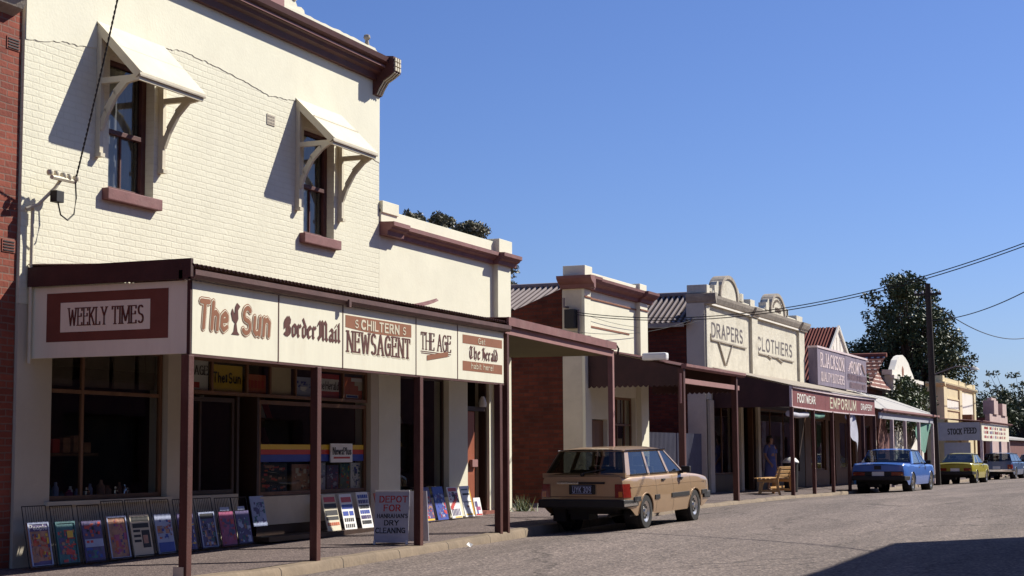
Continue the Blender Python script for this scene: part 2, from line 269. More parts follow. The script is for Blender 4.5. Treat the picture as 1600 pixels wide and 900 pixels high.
# ------------------------------------------------------------------ mesh helpers
class MB:
    def __init__(s): s.v = []; s.f = []; s.m = []
    def add(s, vs, fs, mi=0):
        o = len(s.v); s.v += [tuple(p) for p in vs]; s.f += [tuple(i+o for i in f) for f in fs]; s.m += [mi]*len(fs); return s
    def box(s, x0, x1, y0, y1, z0, z1, mi=0):
        v = [(x0,y0,z0),(x1,y0,z0),(x1,y1,z0),(x0,y1,z0),(x0,y0,z1),(x1,y0,z1),(x1,y1,z1),(x0,y1,z1)]
        return s.add(v, [(0,3,2,1),(4,5,6,7),(0,1,5,4),(1,2,6,5),(2,3,7,6),(3,0,4,7)], mi)
    def quad(s, a, b, c, d, mi=0): return s.add([a,b,c,d], [(0,1,2,3)], mi)
    def ext(s, pts, vec, mi=0):            # polygon swept along a vector
        n = len(pts); q = [tuple(Vector(p)+Vector(vec)) for p in pts]
        return s.add(list(pts)+q, [tuple(range(n))[::-1], tuple(range(n, 2*n))]+[(i,(i+1)%n,n+(i+1)%n,n+i) for i in range(n)], mi)
    def prof_x(s, yz, x0, x1, mi=0): return s.ext([(x0,y,z) for y,z in yz], (x1-x0,0,0), mi)
    def prof_y(s, xz, y0, y1, mi=0): return s.ext([(x,y0,z) for x,z in xz], (0,y1-y0,0), mi)
    def bar(s, p, q, wd=0.05, h=None, up=(0,0,1), mi=0):
        p = Vector(p); q = Vector(q); h = h or wd; d = (q-p).normalized(); u = Vector(up)
        if abs(d.dot(u)) > 0.98: u = Vector((1,0,0))
        a = d.cross(u).normalized()*wd/2; b = a.cross(d).normalized()*h/2
        c = [p-a-b, p+a-b, p+a+b, p-a+b]
        return s.ext(c, q-p, mi)
    def tube(s, pts, r, n=8, mi=0, r1=None):
        pts = [Vector(p) for p in pts]; N = len(pts); vs = []
        for i, p in enumerate(pts):
            d = (pts[min(i+1,N-1)]-pts[max(i-1,0)]).normalized(); u = Vector((0,0,1)) if abs(d.z) < 0.9 else Vector((1,0,0))
            a = d.cross(u).normalized(); b = a.cross(d); rr = r if r1 is None else r+(r1-r)*i/(N-1)
            vs += [p+(a*math.cos(2*math.pi*k/n)+b*math.sin(2*math.pi*k/n))*rr for k in range(n)]
        fs = [(i*n+k, i*n+(k+1)%n, (i+1)*n+(k+1)%n, (i+1)*n+k) for i in range(N-1) for k in range(n)]
        fs += [tuple(range(n))[::-1], tuple((N-1)*n+k for k in range(n))]
        return s.add(vs, fs, mi)
    def lathe(s, prof, c, axis='z', n=24, mi=0, closed=False):
        vs = []; N = len(prof)
        for k in range(n):
            a = 2*math.pi*k/n; ca, sa = math.cos(a), math.sin(a)
            for r, h in prof:
                p = (r*ca, r*sa, h) if axis == 'z' else ((r*ca, h, r*sa) if axis == 'y' else (h, r*ca, r*sa))
                vs.append((p[0]+c[0], p[1]+c[1], p[2]+c[2]))
        fs = []
        for k in range(n):
            k2 = (k+1) % n
            for i in range(N if closed else N-1):
                j = (i+1) % N
                fs.append((k*N+i, k2*N+i, k2*N+j, k*N+j))
        return s.add(vs, fs, mi)
    def grid(s, f, nu, nv, mi=0):
        vs = [f(i/nu, j/nv) for i in range(nu+1) for j in range(nv+1)]
        return s.add(vs, [(i*(nv+1)+j, (i+1)*(nv+1)+j, (i+1)*(nv+1)+j+1, i*(nv+1)+j+1) for i in range(nu) for j in range(nv)], mi)
    def corr(s, o, along, down, amp=0.012, pitch=0.1, n=4, mi=0):  # corrugated sheet
        o = Vector(o); al = Vector(along); dn = Vector(down); nn = al.cross(dn).normalized()
        if nn.z < 0: nn = -nn
        N = max(2, int(al.length/pitch*n))
        def f(u, v): return o+al*u+dn*v+nn*amp*math.sin(u*N/n*2*math.pi)
        return s.grid(f, N, 1, mi)
    def wall(s, x0, x1, z0, z1, yf, th, holes=(), mi=0):           # facade in the xz plane with real openings
        xs = sorted({x0, x1, *[h[0] for h in holes], *[h[1] for h in holes]}); zs = sorted({z0, z1, *[h[2] for h in holes], *[h[3] for h in holes]})
        xs = [x for x in xs if x0 <= x <= x1]; zs = [z for z in zs if z0 <= z <= z1]
        inh = lambda x, z: any(h[0] < x < h[1] and h[2] < z < h[3] for h in holes)
        sol = lambda i, j: 0 <= i < len(xs)-1 and 0 <= j < len(zs)-1 and not inh((xs[i]+xs[i+1])/2, (zs[j]+zs[j+1])/2)
        yb = yf+th
        for i in range(len(xs)-1):
            for j in range(len(zs)-1):
                if not sol(i, j): continue
                a, b, c, d = xs[i], xs[i+1], zs[j], zs[j+1]
                s.quad((a,yf,c),(b,yf,c),(b,yf,d),(a,yf,d), mi); s.quad((a,yb,c),(a,yb,d),(b,yb,d),(b,yb,c), mi)
                if not sol(i-1,j): s.quad((a,yf,c),(a,yf,d),(a,yb,d),(a,yb,c), mi)
                if not sol(i+1,j): s.quad((b,yf,c),(b,yb,c),(b,yb,d),(b,yf,d), mi)
                if not sol(i,j-1): s.quad((a,yf,c),(a,yb,c),(b,yb,c),(b,yf,c), mi)
                if not sol(i,j+1): s.quad((a,yf,d),(b,yf,d),(b,yb,d),(a,yb,d), mi)
        return s
    def build(s, name, mats, parent=None, smooth=None, bevel=0.0, fix=True):
        o = ROOT.get(parent.name, Vector()) if parent else Vector()
        me = bpy.data.meshes.new(name)
        me.from_pydata([(x-o.x, y-o.y, z-o.z) for x, y, z in s.v], [], s.f)
        for m in (mats if isinstance(mats, (list, tuple)) else [mats]): me.materials.append(MATS[m])
        for p, i in zip(me.polygons, s.m): p.material_index = i
        if fix or bevel:
            bm = bmesh.new(); bm.from_mesh(me); bmesh.ops.recalc_face_normals(bm, faces=bm.faces)
            if bevel: bmesh.ops.bevel(bm, geom=[e for e in bm.edges if len(e.link_faces) == 2 and e.calc_face_angle(0) > 0.6], offset=bevel, segments=2, profile=0.6, affect='EDGES', clamp_overlap=True)
            bm.to_mesh(me); bm.free()
        if smooth is not None:
            me.polygons.foreach_set('use_smooth', [True]*len(me.polygons))
            me.set_sharp_from_angle(angle=R(smooth))
        ob = bpy.data.objects.new(name, me); COL.objects.link(ob)
        if parent: ob.parent = parent; ROOT[ob.name] = o
        return ob
ROOT = {}
def tag(o, label=None, cat=None, group=None, kind=None):
    if label: o["label"] = label
    if cat: o["category"] = cat
    if group: o["group"] = group
    if kind: o["kind"] = kind
    return o
def thing(name, label, cat, loc=(0, 0, 0), group=None):
    o = bpy.data.objects.new(name, None); COL.objects.link(o); o.location = loc; o.empty_display_size = 0.3
    ROOT[o.name] = Vector(loc)
    return tag(o, label, cat, group)
def solo(mb, name, mats, label, cat, loc=(0, 0, 0), group=None, **k):   # a thing that is one mesh
    mb.v = [(x-loc[0], y-loc[1], z-loc[2]) for x, y, z in mb.v]
    o = mb.build(name, mats, None, **k); o.location = loc; ROOT[o.name] = Vector(loc)
    return tag(o, label, cat, group)
def copy_tree(o, parent=None):
    c = o.copy(); COL.objects.link(c)
    if parent: c.parent = parent
    for ch in list(o.children): copy_tree(ch, c)
    return c

# ------------------------------------------------------------------ lettering drawn with a flat nib
def arc(cx, cy, rx, ry, a0, a1, n=10): return [(cx+rx*math.cos(R(a0+(a1-a0)*i/n)), cy+ry*math.sin(R(a0+(a1-a0)*i/n))) for i in range(n+1)]
G = {
 'A': (.72, [[(0,0),(.36,1),(.72,0)],[(.13,.34),(.59,.34)]]),
 'B': (.6, [[(0,0),(0,1)],[(0,1),(.3,1)]+arc(.3,.76,.25,.24,90,-90)+[(0,.52)],[(0,.52),(.3,.52)]+arc(.3,.26,.3,.26,90,-90)+[(0,0)]]),
 'C': (.66, [arc(.36,.5,.36,.5,42,318,16)]),
 'D': (.66, [[(0,0),(0,1)],[(0,1),(.25,1)]+arc(.25,.5,.41,.5,90,-90,14)+[(0,0)]]),
 'E': (.54, [[(0,0),(0,1)],[(0,1),(.54,1)],[(0,.52),(.45,.52)],[(0,0),(.54,0)]]),
 'F': (.52, [[(0,0),(0,1)],[(0,1),(.52,1)],[(0,.52),(.43,.52)]]),
 'G': (.7, [arc(.36,.5,.36,.5,42,330,16)+[(.67,.45)],[(.42,.45),(.7,.45)],[(.67,.45),(.67,.05)]]),
 'H': (.66, [[(0,0),(0,1)],[(.66,0),(.66,1)],[(0,.52),(.66,.52)]]),
 'I': (.0, [[(0,0),(0,1)]]),
 'J': (.42, [[(.42,1),(.42,.25)]+arc(.21,.25,.21,.25,0,-170)]),
 'K': (.62, [[(0,0),(0,1)],[(.6,1),(0,.42)],[(.2,.6),(.62,0)]]),
 'L': (.5, [[(0,0),(0,1)],[(0,0),(.5,0)]]),
 'M': (.8, [[(0,0),(0,1)],[(0,1),(.4,.15),(.8,1)],[(.8,1),(.8,0)]]),
 'N': (.68, [[(0,0),(0,1)],[(0,1),(.68,0)],[(.68,0),(.68,1)]]),
 'O': (.74, [arc(.37,.5,.37,.5,90,450,20)]),
 'P': (.58, [[(0,0),(0,1)],[(0,1),(.3,1)]+arc(.3,.74,.28,.26,90,-90)+[(0,.48)]]),
 'Q': (.74, [arc(.37,.5,.37,.5,90,450,20),[(.45,.25),(.74,-.08)]]),
 'R': (.62, [[(0,0),(0,1)],[(0,1),(.3,1)]+arc(.3,.75,.27,.25,90,-90)+[(0,.5)],[(.28,.5),(.62,0)]]),
 'S': (.54, [arc(.27,.75,.25,.25,35,270,10)+arc(.27,.25,.27,.25,90,-145,10)]),
 'T': (.62, [[(.31,0),(.31,1)],[(0,1),(.62,1)]]),
 'U': (.66, [[(0,1),(0,.3)]+arc(.33,.3,.33,.3,180,360)+[(.66,1)]]),
 'V': (.68, [[(0,1),(.34,0),(.68,1)]]),
 'W': (1.0, [[(0,1),(.25,0),(.5,.9),(.75,0),(1.0,1)]]),
 'X': (.64, [[(0,0),(.64,1)],[(0,1),(.64,0)]]),
 'Y': (.66, [[(0,1),(.33,.48),(.66,1)],[(.33,.48),(.33,0)]]),
 'a': (.42, [[(.02,.56),(.2,.64),(.4,.55),(.4,.08),(.5,0)],[(.4,.38),(.12,.32),(.02,.14),(.14,0),(.4,.12)]]),
 'b': (.42, [[(0,1),(0,0)],[(0,.5),(.2,.65),(.42,.5),(.42,.14),(.2,0),(0,.1)]]),
 'd': (.42, [[(.42,1),(.42,0)],[(.42,.5),(.22,.65),(0,.5),(0,.14),(.22,0),(.42,.12)]]),
 'e': (.42, [[(.02,.34),(.42,.38),(.4,.54),(.22,.65),(0,.5),(0,.14),(.2,0),(.42,.12)]]),
 'h': (.42, [[(0,1),(0,0)],[(0,.5),(.22,.65),(.42,.52),(.42,0)]]),
 'i': (.0, [[(0,.62),(0,0)],[(0,.82),(0,.88)]]),
 'l': (.1, [[(0,1),(0,.06),(.1,0)]]),
 'n': (.42, [[(0,.65),(0,0)],[(0,.5),(.22,.65),(.42,.52),(.42,0)]]),
 'o': (.42, [[(.21,.65),(0,.5),(0,.14),(.21,0),(.42,.14),(.42,.5),(.21,.65)]]),
 'p': (.42, [[(0,.65),(0,-.3)],[(0,.5),(.2,.65),(.42,.5),(.42,.14),(.2,0),(0,.1)]]),
 'r': (.3, [[(0,.65),(0,0)],[(0,.48),(.18,.64),(.3,.56)]]),
 's': (.36, [[(.34,.54),(.18,.65),(.02,.52),(.34,.16),(.18,0),(0,.12)]]),
 't': (.28, [[(.1,.9),(.1,.1),(.26,0)],[(0,.63),(.28,.63)]]),
 'u': (.42, [[(0,.65),(0,.14),(.18,0),(.42,.12)],[(.42,.65),(.42,0)]]),
 'w': (.66, [[(0,.65),(.16,0),(.33,.55),(.5,0),(.66,.65)]]),
 '0': (.6, [arc(.3,.5,.3,.5,90,450,16)]), '3': (.5, [arc(.22,.75,.25,.25,150,-90,9)+arc(.22,.25,.28,.25,90,-150,9)]),
 '9': (.54, [arc(.27,.7,.27,.3,0,360,12),[(.54,.7),(.5,.25),(.3,0)]]), '5': (.5, [[(.48,1),(.06,1),(.03,.56)]+arc(.22,.3,.27,.3,110,-150,10)]),
 '.': (.0, [[(0,0),(0,.05)]]), "'": (.0, [[(0,1),(0,.8)]]), '!': (.0, [[(0,1),(0,.3)],[(0,.05),(0,0)]]), '&': (.66, [[(.66,0),(.14,.78),(.28,1),(.44,.8),(.03,.3),(.2,0),(.45,.06),(.66,.4)]]), '-': (.3, [[(0,.45),(.3,.45)]]), '+': (.0, [])}
def BS(x, t=.65): return [(x-.08, t-.09), (x, t), (x, .08), (x+.09, 0)]
BL = {'o': (.32, [[(.0,.56),(.0,.08),(.13,0)], [(.0,.56),(.15,.65),(.31,.56),(.31,.1),(.13,0)]]), 'r': (.26, [BS(0), [(.0,.5),(.17,.65),(.28,.55)]]),
 'd': (.33, [[(.13,.64),(.0,.56),(0,.1),(.14,0),(.32,.1),(.32,.58),(.02,1.02)], [(.1,.62),(.2,.6)]]), 'e': (.3, [[(.0,.56),(0,.1),(.14,0),(.3,.1)], [(0,.56),(.15,.65),(.3,.54),(.02,.35)]]),
 'a': (.36, [[(.04,.57),(.16,.65),(.3,.56),(.3,.07),(.39,0)], [(.3,.38),(.05,.3),(.02,.1),(.14,0),(.3,.1)]]), 'i': (.06, [BS(0), [(-.04,.82),(.05,.92)]]), 'l': (.06, [BS(0, 1.0)]),
 'h': (.36, [BS(0, 1.0), [(0,.48),(.17,.65),(.31,.56),(.31,.06),(.22,-.1)]]),
 'B': (.5, [[(.0,.9),(.12,1.0),(.12,.1),(.24,0),(.46,.1),(.48,.36),(.32,.53),(.14,.53)], [(.12,.9),(.3,1.02),(.46,.86),(.43,.64),(.32,.53)], [(-.1,.12),(.12,.02)], [(-.08,.4),(-.08,.74),(.0,.9)], [(.27,.9),(.27,.1)]]),
 'M': (.78, [[(-.06,.14),(.03,.0),(.12,.12),(.12,.88)], [(.12,.86),(.27,1.02),(.4,.86),(.4,.08),(.48,0)], [(.4,.86),(.56,1.02),(.7,.86),(.7,.1),(.8,0)], [(-.1,.78),(.04,1.0),(.12,.88)], [(.26,.85),(.26,.2)]]),
 'T': (.56, [[(-.04,.84),(.14,1.02),(.36,.9),(.56,1.02)], [(.2,.92),(.04,.62),(.05,.2),(.24,0),(.52,.12)], [(.34,.86),(.34,.2)]]),
 'H': (.5, [[(-.04,.88),(.12,1.02),(.12,.08),(-.02,.0)], [(.12,.48),(.3,.62),(.48,.52),(.48,.1),(.36,-.08)], [(.12,1.0),(.3,.88),(.48,1.02)], [(.26,.88),(.26,.2)]])}
def hull(pts):
    pts = sorted(set((round(x, 6), round(y, 6)) for x, y in pts)); 
    def half(ps):
        h = []
        for p in ps:
            while len(h) >= 2 and (h[-1][0]-h[-2][0])*(p[1]-h[-2][1])-(h[-1][1]-h[-2][1])*(p[0]-h[-2][0]) <= 1e-12: h.pop()
            h.append(p)
        return h
    a = half(pts); b = half(pts[::-1]); return a[:-1]+b[:-1]
def letters(mb, s, o, xd, height, width=None, nib=(0.16, 0.06), ang=0.0, serif=0.0, slant=0.0, gap=0.2, up=(0, 0, 1), off=0.004, mi=0, bend=0.0, grow=0.0, gl=None):
    """o: lower left corner of the line, xd: reading direction; nib in units of the cap height"""
    xd = Vector(xd).normalized(); up = Vector(up).normalized(); nrm = xd.cross(up); o = Vector(o)
    strokes = []; x = 0.0
    for ch in s:
        if ch == ' ': x += 0.34+gap*0.5; continue
        wd, st = (gl or G)[ch]
        for pl in st:
            strokes.append([(x+p[0], p[1]) for p in pl])
            if serif:
                for e, q in ((pl[0], pl[1]), (pl[-1], pl[-2])):
                    if (abs(e[1]) < 0.02 or abs(e[1]-1) < 0.02) and abs(e[1]-q[1]) > abs(e[0]-q[0])*0.9: strokes.append([(x+e[0]-serif, e[1]), (x+e[0]+serif, e[1])])
                    elif abs(e[1]-q[1]) < 0.02 and ch in 'EFLTGZ' and e[0] > 0.02: strokes.append([(x+e[0], e[1]), (x+e[0], e[1]-serif*1.5 if e[1] > 0.7 else e[1]+serif*1.5)])
                    elif abs(e[1]-q[1]) < 0.02 and ch == 'T' and e[1] > .9: strokes.append([(x+e[0], e[1]), (x+e[0], e[1]-serif*1.5)])
        x += wd+gap+nib[0]*0.8
    total = x-gap-nib[0]*0.8
    kx = (width/(total*height) if width else 1.0)*height; cf = max(.45, min(1.25, kx/height))**.75
    nw, nh = nib[0]/2*(cf if ang is not None else 1)+grow, nib[1]/2+grow
    if ang is None: nb = [(nw*math.cos(k*math.pi/4), nw*math.sin(k*math.pi/4)) for k in range(8)]
    else:
        ca, sa = math.cos(R(ang)), math.sin(R(ang)); nb = [(ca*a-sa*b, sa*a+ca*b) for a, b in ((nw,nh),(-nw,nh),(-nw,-nh),(nw,-nh))]
    k = 0
    for pl in strokes:
        for p, q in zip(pl[:-1], pl[1:]):
            h = hull([(a[0]+n[0]*height/kx, a[1]+n[1]) for a in (p, q) for n in nb])
            k += 1; d = off+(k % 7)*0.0003
            vs = [o+xd*((hx+slant*hy)*kx)+up*(hy*height+bend*((hx/total-0.5)**2)*4)+nrm*d for hx, hy in h]
            mb.add(vs, [tuple(range(len(vs)))], mi)
    return mb
def flat(mb, o, xd, wd, ht, off=0.003, mi=0, up=(0, 0, 1)):          # a painted rectangle
    xd = Vector(xd).normalized(); up = Vector(up).normalized(); n = xd.cross(up); o = Vector(o)+n*off
    return mb.quad(o, o+xd*wd, o+xd*wd+up*ht, o+up*ht, mi)
def each(name, mat, parent, boxes, **k):              # one mesh per piece
    for b in boxes: MB().box(*b).build(name, mat, parent, **k)
FX = (1, 0, 0); FY = (0, -1, 0)      # reading directions: street side, end panels
W = 12.76; F = 10.54                 # facade line, verandah front line
def interp(t):
    def f(x):
        if x <= t[0][0]: return t[0][1]
        for (a, u), (b, v) in zip(t[:-1], t[1:]):
            if x <= b: return u+(v-u)*(x-a)/(b-a)
        return t[-1][1]
    return f
zk = interp([(-20,.1),(17,.155),(22,.215),(27,.29),(36,.372),(45,.355),(54,.29),(70,.24),(92,.15),(110,.08),(160,-.1),(250,-.4)])
zg = interp([(-20,0),(18.6,.04),(23,.12),(27,.15),(31,.2),(36,.30),(45,.28),(54,.2),(70,.14),(92,.02),(110,-.05),(160,-.25),(250,-.6)])
ky = interp([(-20,10.44),(24,10.44),(27,10.53),(31,10.55),(36,10.44),(60,10.44),(75,10.75),(92,11.2),(160,12),(250,13)])
def zf(x, y): return zk(x)+0.035*(min(y, 13.2)-10.44)
def zr(x, y):
    d = ky(x)-y
    return zg(x)+0.045*min(d, 1.6)+(0.02*min(max(d-1.6, 0), 4.5))-0.02*max(d-7.5, 0)
rj = random.Random(3)
# ------------------------------------------------------------------ ground, road, kerb, footpath
xs = [-30+i*2.0 for i in range(18)]+[6+i*0.6 for i in range(90)]+[60+i*3 for i in range(65)]
ys = [0, .5, 1, 1.6, 2.6, 4, 6.1, 8, 12, 16, 22, 30]
m = MB(); vs = [(x, ky(x)-d, zr(x, ky(x)-d)) for x in xs for d in ys]; ny = len(ys)
m.add(vs, [(i*ny+j, (i+1)*ny+j, (i+1)*ny+j+1, i*ny+j+1) for i in range(len(xs)-1) for j in range(ny-1)])
tag(m.build('road', 'road_seal', smooth=60), kind='structure')
kj = [rj.uniform(-.02, .02) for _ in xs]
m = MB(); pr = []
for x, j in zip(xs, kj):
    k = ky(x)+j; z = zk(x)+j*0.5; pr += [(x, k-.02, zr(x, k)-.06), (x, k+.0, z-.03), (x, k+.03, z), (x, k+.17, z+.008), (x, k+.19, z-.05)]
m.add(pr, [(i*5+j, (i+1)*5+j, (i+1)*5+j+1, i*5+j+1) for i in range(len(xs)-1) for j in range(4)])
tag(m.build('kerb', 'kerb_stone', smooth=40), kind='structure')
m = MB(); ys2 = [.16, .8, 1.6, 2.3, 3.2]; vs = [(x, 10.44+max(d, ky(x)-10.44+.16) if d < 1 else 10.44+d, zf(x, 10.44+d)) for x in xs for d in ys2]; ny = len(ys2)
m.add(vs, [(i*ny+j, (i+1)*ny+j, (i+1)*ny+j+1, i*ny+j+1) for i in range(len(xs)-1) for j in range(ny-1)])
tag(m.build('footpath', 'path_asphalt', smooth=60), kind='structure')
m = MB()
m.box(30.5, 34.89, 13.6, 45, -.2, zf(32, 13.6)-.004); m.box(39.3, 44.6, 13.6, 45, -.2, zf(42, 13.6)-.004)
tag(m.build('lane', 'dry_ground'), kind='structure')
m = MB(); m.quad((-1500,-1500,-1.6), (3000,-1500,-1.6), (3000,1500,-1.6), (-1500,1500,-1.6)); tag(m.build('ground', 'dry_ground'), kind='structure')
m = MB(); m.box(-30, 250, -22, -2.2, -1.2, .16); tag(m.build('far_pavement', 'path_asphalt'), kind='structure')

# ------------------------------------------------------------------ builders shared by the shops
def verandah_posts(parent, spots, z1, size=0.105, mat='post_paint', y=F):
    for x, zt in spots:
        m = MB(); b = zf(x, y)-.02; s = size/2
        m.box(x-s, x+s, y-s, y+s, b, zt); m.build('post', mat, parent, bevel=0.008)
def glazing(parent, x0, x1, z0, z1, y, mulls=(), trans=(), fw=0.06, mat='wood_dark', glass='shop_glass', name='shop_window'):
    f = MB(); d = 0.05
    f.box(x0, x0+fw, y, y+d, z0, z1); f.box(x1-fw, x1, y, y+d, z0, z1); f.box(x0+fw, x1-fw, y, y+d, z0, z0+fw); f.box(x0+fw, x1-fw, y, y+d, z1-fw, z1)
    for x in mulls: f.box(x-fw*.4, x+fw*.4, y+.004, y+d-.004, z0+fw, z1-fw)
    for z in trans: f.box(x0+fw, x1-fw, y+.008, y+d-.008, z-fw*.4, z+fw*.4)
    fr = f.build(name, mat, parent, bevel=0.004)
    g = MB(); g.quad((x0+fw*.5, y+.025, z0+fw*.5), (x1-fw*.5, y+.025, z0+fw*.5), (x1-fw*.5, y+.025, z1-fw*.5), (x0+fw*.5, y+.025, z1-fw*.5))
    g.build('glass', glass, fr); return fr
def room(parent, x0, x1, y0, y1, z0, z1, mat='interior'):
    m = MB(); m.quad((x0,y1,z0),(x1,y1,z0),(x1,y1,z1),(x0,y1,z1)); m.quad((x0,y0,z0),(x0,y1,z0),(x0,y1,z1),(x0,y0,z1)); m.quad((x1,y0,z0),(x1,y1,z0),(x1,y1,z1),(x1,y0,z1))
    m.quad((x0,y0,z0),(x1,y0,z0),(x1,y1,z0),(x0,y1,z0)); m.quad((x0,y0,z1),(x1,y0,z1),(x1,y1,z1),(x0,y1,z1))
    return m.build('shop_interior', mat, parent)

# ------------------------------------------------------------------ red brick neighbour on the left
def lowered(p): return [(y, z-.36) for y, z in p]
t = thing('brick_building', 'red brick building at the left edge beside the cream newsagent', 'building', (12, 12.9, 0))
MB().box(4, 15.75, 12.80, 24, -.1, 7.55).build('wall', 'red_brick', t)
c = MB(); c.prof_x(lowered([(12.80,7.05),(12.66,7.12),(12.60,7.25),(12.52,7.32),(12.52,7.45),(12.80,7.5)]), 4, 15.60); c.build('cornice', 'stone_grey', t)
for zc in (6.36, 3.96):
    v = MB(); v.box(15.48, 15.71, 12.79, 12.82, zc-.075, zc+.075); vv = v.build('wall_vent', 'tile_red', t)
    b = MB()
    for k in range(4): b.box(15.5, 15.69, 12.782, 12.788, zc-.06+k*.034, zc-.046+k*.034)
    b.build('louvre', 'black', vv)

# ------------------------------------------------------------------ the two storey newsagent
t = NEWS = thing('newsagent_shop', 'two storey cream painted brick newsagent shop with maroon cornice and two hooded windows', 'shop building', (20.4, 12.9, 0))
win1 = (17.43, 18.42, 4.90, 6.62); win2 = (22.42, 23.40, 4.93, 6.60)
MB().wall(15.76, 24.985, 3.3, 8.0, W, .3, [win1, win2]).build('wall', 'cream_brick', t)
MB().wall(15.76, 24.985, 0, 3.297, W+.004, .29, [(16.40, 18.84, .98, 2.9), (19.14, 24.71, .02, 2.9)]).build('shop_front', 'cream_verandah_shade', t)
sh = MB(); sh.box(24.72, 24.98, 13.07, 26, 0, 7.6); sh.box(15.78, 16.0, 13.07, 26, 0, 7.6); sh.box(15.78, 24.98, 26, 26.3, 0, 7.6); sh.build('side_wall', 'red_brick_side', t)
MB().box(16.0, 24.72, 13.07, 26, 7.2, 7.3).build('roof', 'iron_grey', t)
MB().box(16.02, 24.7, 13.8, 25.9, 3.05, 3.1).build('upper_floor', 'interior', t)
# smooth render band above the brickwork, with a ragged lower edge
path = [(15.77,6.46),(16.1,6.50),(16.4,6.57),(16.8,6.60),(17.14,6.66)]+[(17.15,6.99),(18.75,6.99),(18.76,7.0),(19.03,7.05),(19.5,7.03),(20.1,7.0),(20.7,6.95),(21.35,6.88),(22.15,6.95),(23.8,6.95),(23.9,6.62),(24.4,6.5),(24.98,6.44)]
pts = []
for (a, u), (b, v) in zip(path[:-1], path[1:]):
    n = max(1, int((b-a)/.05))
    pts += [(a+(b-a)*i/n, u+(v-u)*i/n+rj.uniform(-.012, .012)) for i in range(n)]
pts.append(path[-1]); m = MB()
for (a, u), (b, v) in zip(pts[:-1], pts[1:]):
    y = W-.009; m.quad((a,y,u),(b,y,v),(b,y,7.9),(a,y,7.9)); m.quad((a,y,u),(b,y,v),(b,W+.002,v-.012),(a,W+.002,u-.012))
m.build('render_band', 'cream_render', t)
m = MB(); m.prof_x([(W,7.81),(W-.09,7.81),(W-.11,7.90),(W-.17,7.93),(W-.19,7.985),(W-.23,8.0),(W-.24,8.05),(W-.31,8.09),(W-.33,8.17),(W,8.18)], 15.7, 24.72)
co = m.build('cornice', 'maroon', t)
MB().box(15.72, 24.70, W-.255, W-.242, 8.005, 8.03).build('fillet', 'maroon_pink', co)
m = MB(); m.prof_x([(W,7.56),(W-.05,7.58),(W-.10,7.68),(W-.18,7.80),(W-.30,7.86),(W-.40,7.93),(W-.40,8.19),(W,8.24)], 24.72, 24.99)
b = m.build('corbel', 'maroon', co)
m = MB()
for k in range(3):
    for j in range(3): m.box(24.75+j*.08, 24.80+j*.08, W-.425, W-.403, 7.95+k*.08, 8.01+k*.08)
for j in range(3): m.tube([(24.77+j*.08, W-.40, 7.92), (24.77+j*.08, W-.31, 7.85), (24.77+j*.08, W-.20, 7.79), (24.77+j*.08, W-.12, 7.67), (24.77+j*.08, W-.07, 7.57)], .014, 5)
m.build('corbel_rib', 'hood_paint', co)
m = MB(); xx = 21.66; top = []
while xx < 24.72: top.append((xx, 8.36+rj.uniform(-.012, .012))); xx += .12
m.prof_y([(21.66, 8.17), (24.72, 8.17), (24.72, 8.36)]+top[::-1][0:], W-.06, W+.2)
m.prof_y([(24.60,8.36),(24.72,8.36),(24.99,8.24),(24.99,8.2),(24.72,8.2)], W-.05, W+.19)
pp = m.build('parapet', 'cream_render', t)
m = MB(); m.lathe([(0,8.36),(.05,8.36),(.035,8.44),(.03,8.48),(.06,8.52),(.05,8.57),(0,8.59)], (24.62, W+.05, 0), n=12); m.build('finial', 'stone_grey', pp, smooth=40)
m = MB(); m.prof_y([(21.66,8.36),(22.35,8.36),(22.33,8.42),(22.24,8.45),(22.12,8.43),(22.06,8.50),(22.10,8.60),(22.02,8.68),(21.90,8.66),(21.84,8.74),(21.84,9.0),(21.66,9.1)], W-.04, W+.16)
m.tube([(22.02+.07*math.cos(a*.7), W-.05, 8.58+.07*math.sin(a*.7)) for a in range(9)], .018, 6); m.build('scroll', 'cream_render', pp, smooth=30)
m = MB(); m.box(18.9, 20.95, W-.08, W+.2, 8.18, 9.3); m.box(21.25, 21.655, W-.08, W+.2, 8.18, 9.3); m.box(20.95, 21.25, W+.1, W+.19, 8.18, 9.3)
m.box(15.8, 18.9, W-.08, W+.2, 8.18, 8.4); m.build('pediment', 'maroon_pink', t)
# upstairs windows
for (x0, x1, z0, z1) in (win1, win2):
    y = W+.13; f = MB(); xr = x1-.22; fw = .055
    f.box(x0, x0+fw, y, y+.07, z0, z1); f.box(x1-.10, x1, y-.0, y+.07, z0, z1); f.box(x0+fw, x1-.10, y, y+.07, z0, z0+.07); f.box(x0+fw, x1-.1, y, y+.07, z1-.06, z1)
    zm = z0+.78; f.box(x0+fw, x1-.10, y-.025, y+.05, zm-.03, zm+.03); f.box((x0+x1-.05)/2-.014, (x0+x1-.05)/2+.014, y+.02, y+.05, z0+.07, zm-.03)
    fr = f.build('window', 'maroon', t, bevel=.004)
    g = MB(); g.quad((x0+.03,y+.045,z0+.04),(x1-.05,y+.045,z0+.04),(x1-.05,y+.045,z1-.03),(x0+.03,y+.045,z1-.03)); g.build('glass', 'window_glass', fr)
    def cur(u, v, a=x0+.02, b=x1-.04):
        return (a+(b-a)*u, y+.16+.02*math.sin(u*34)+.006*math.sin(u*71), z0+.05+(z1-z0-.1)*v)
    MB().grid(cur, 60, 1).build('curtain', 'curtain', fr, smooth=60)
    MB().box(x0-.12, x1+.08, W-.10, W+.14, z0-.155, z0-.005).build('window_sill', 'maroon_dull', fr, bevel=.012)
    bk = MB(); bk.box(x0-.4, x1+.4, y+.5, y+.55, z0-.3, z1+.3); bk.build('room_back', 'interior', t)
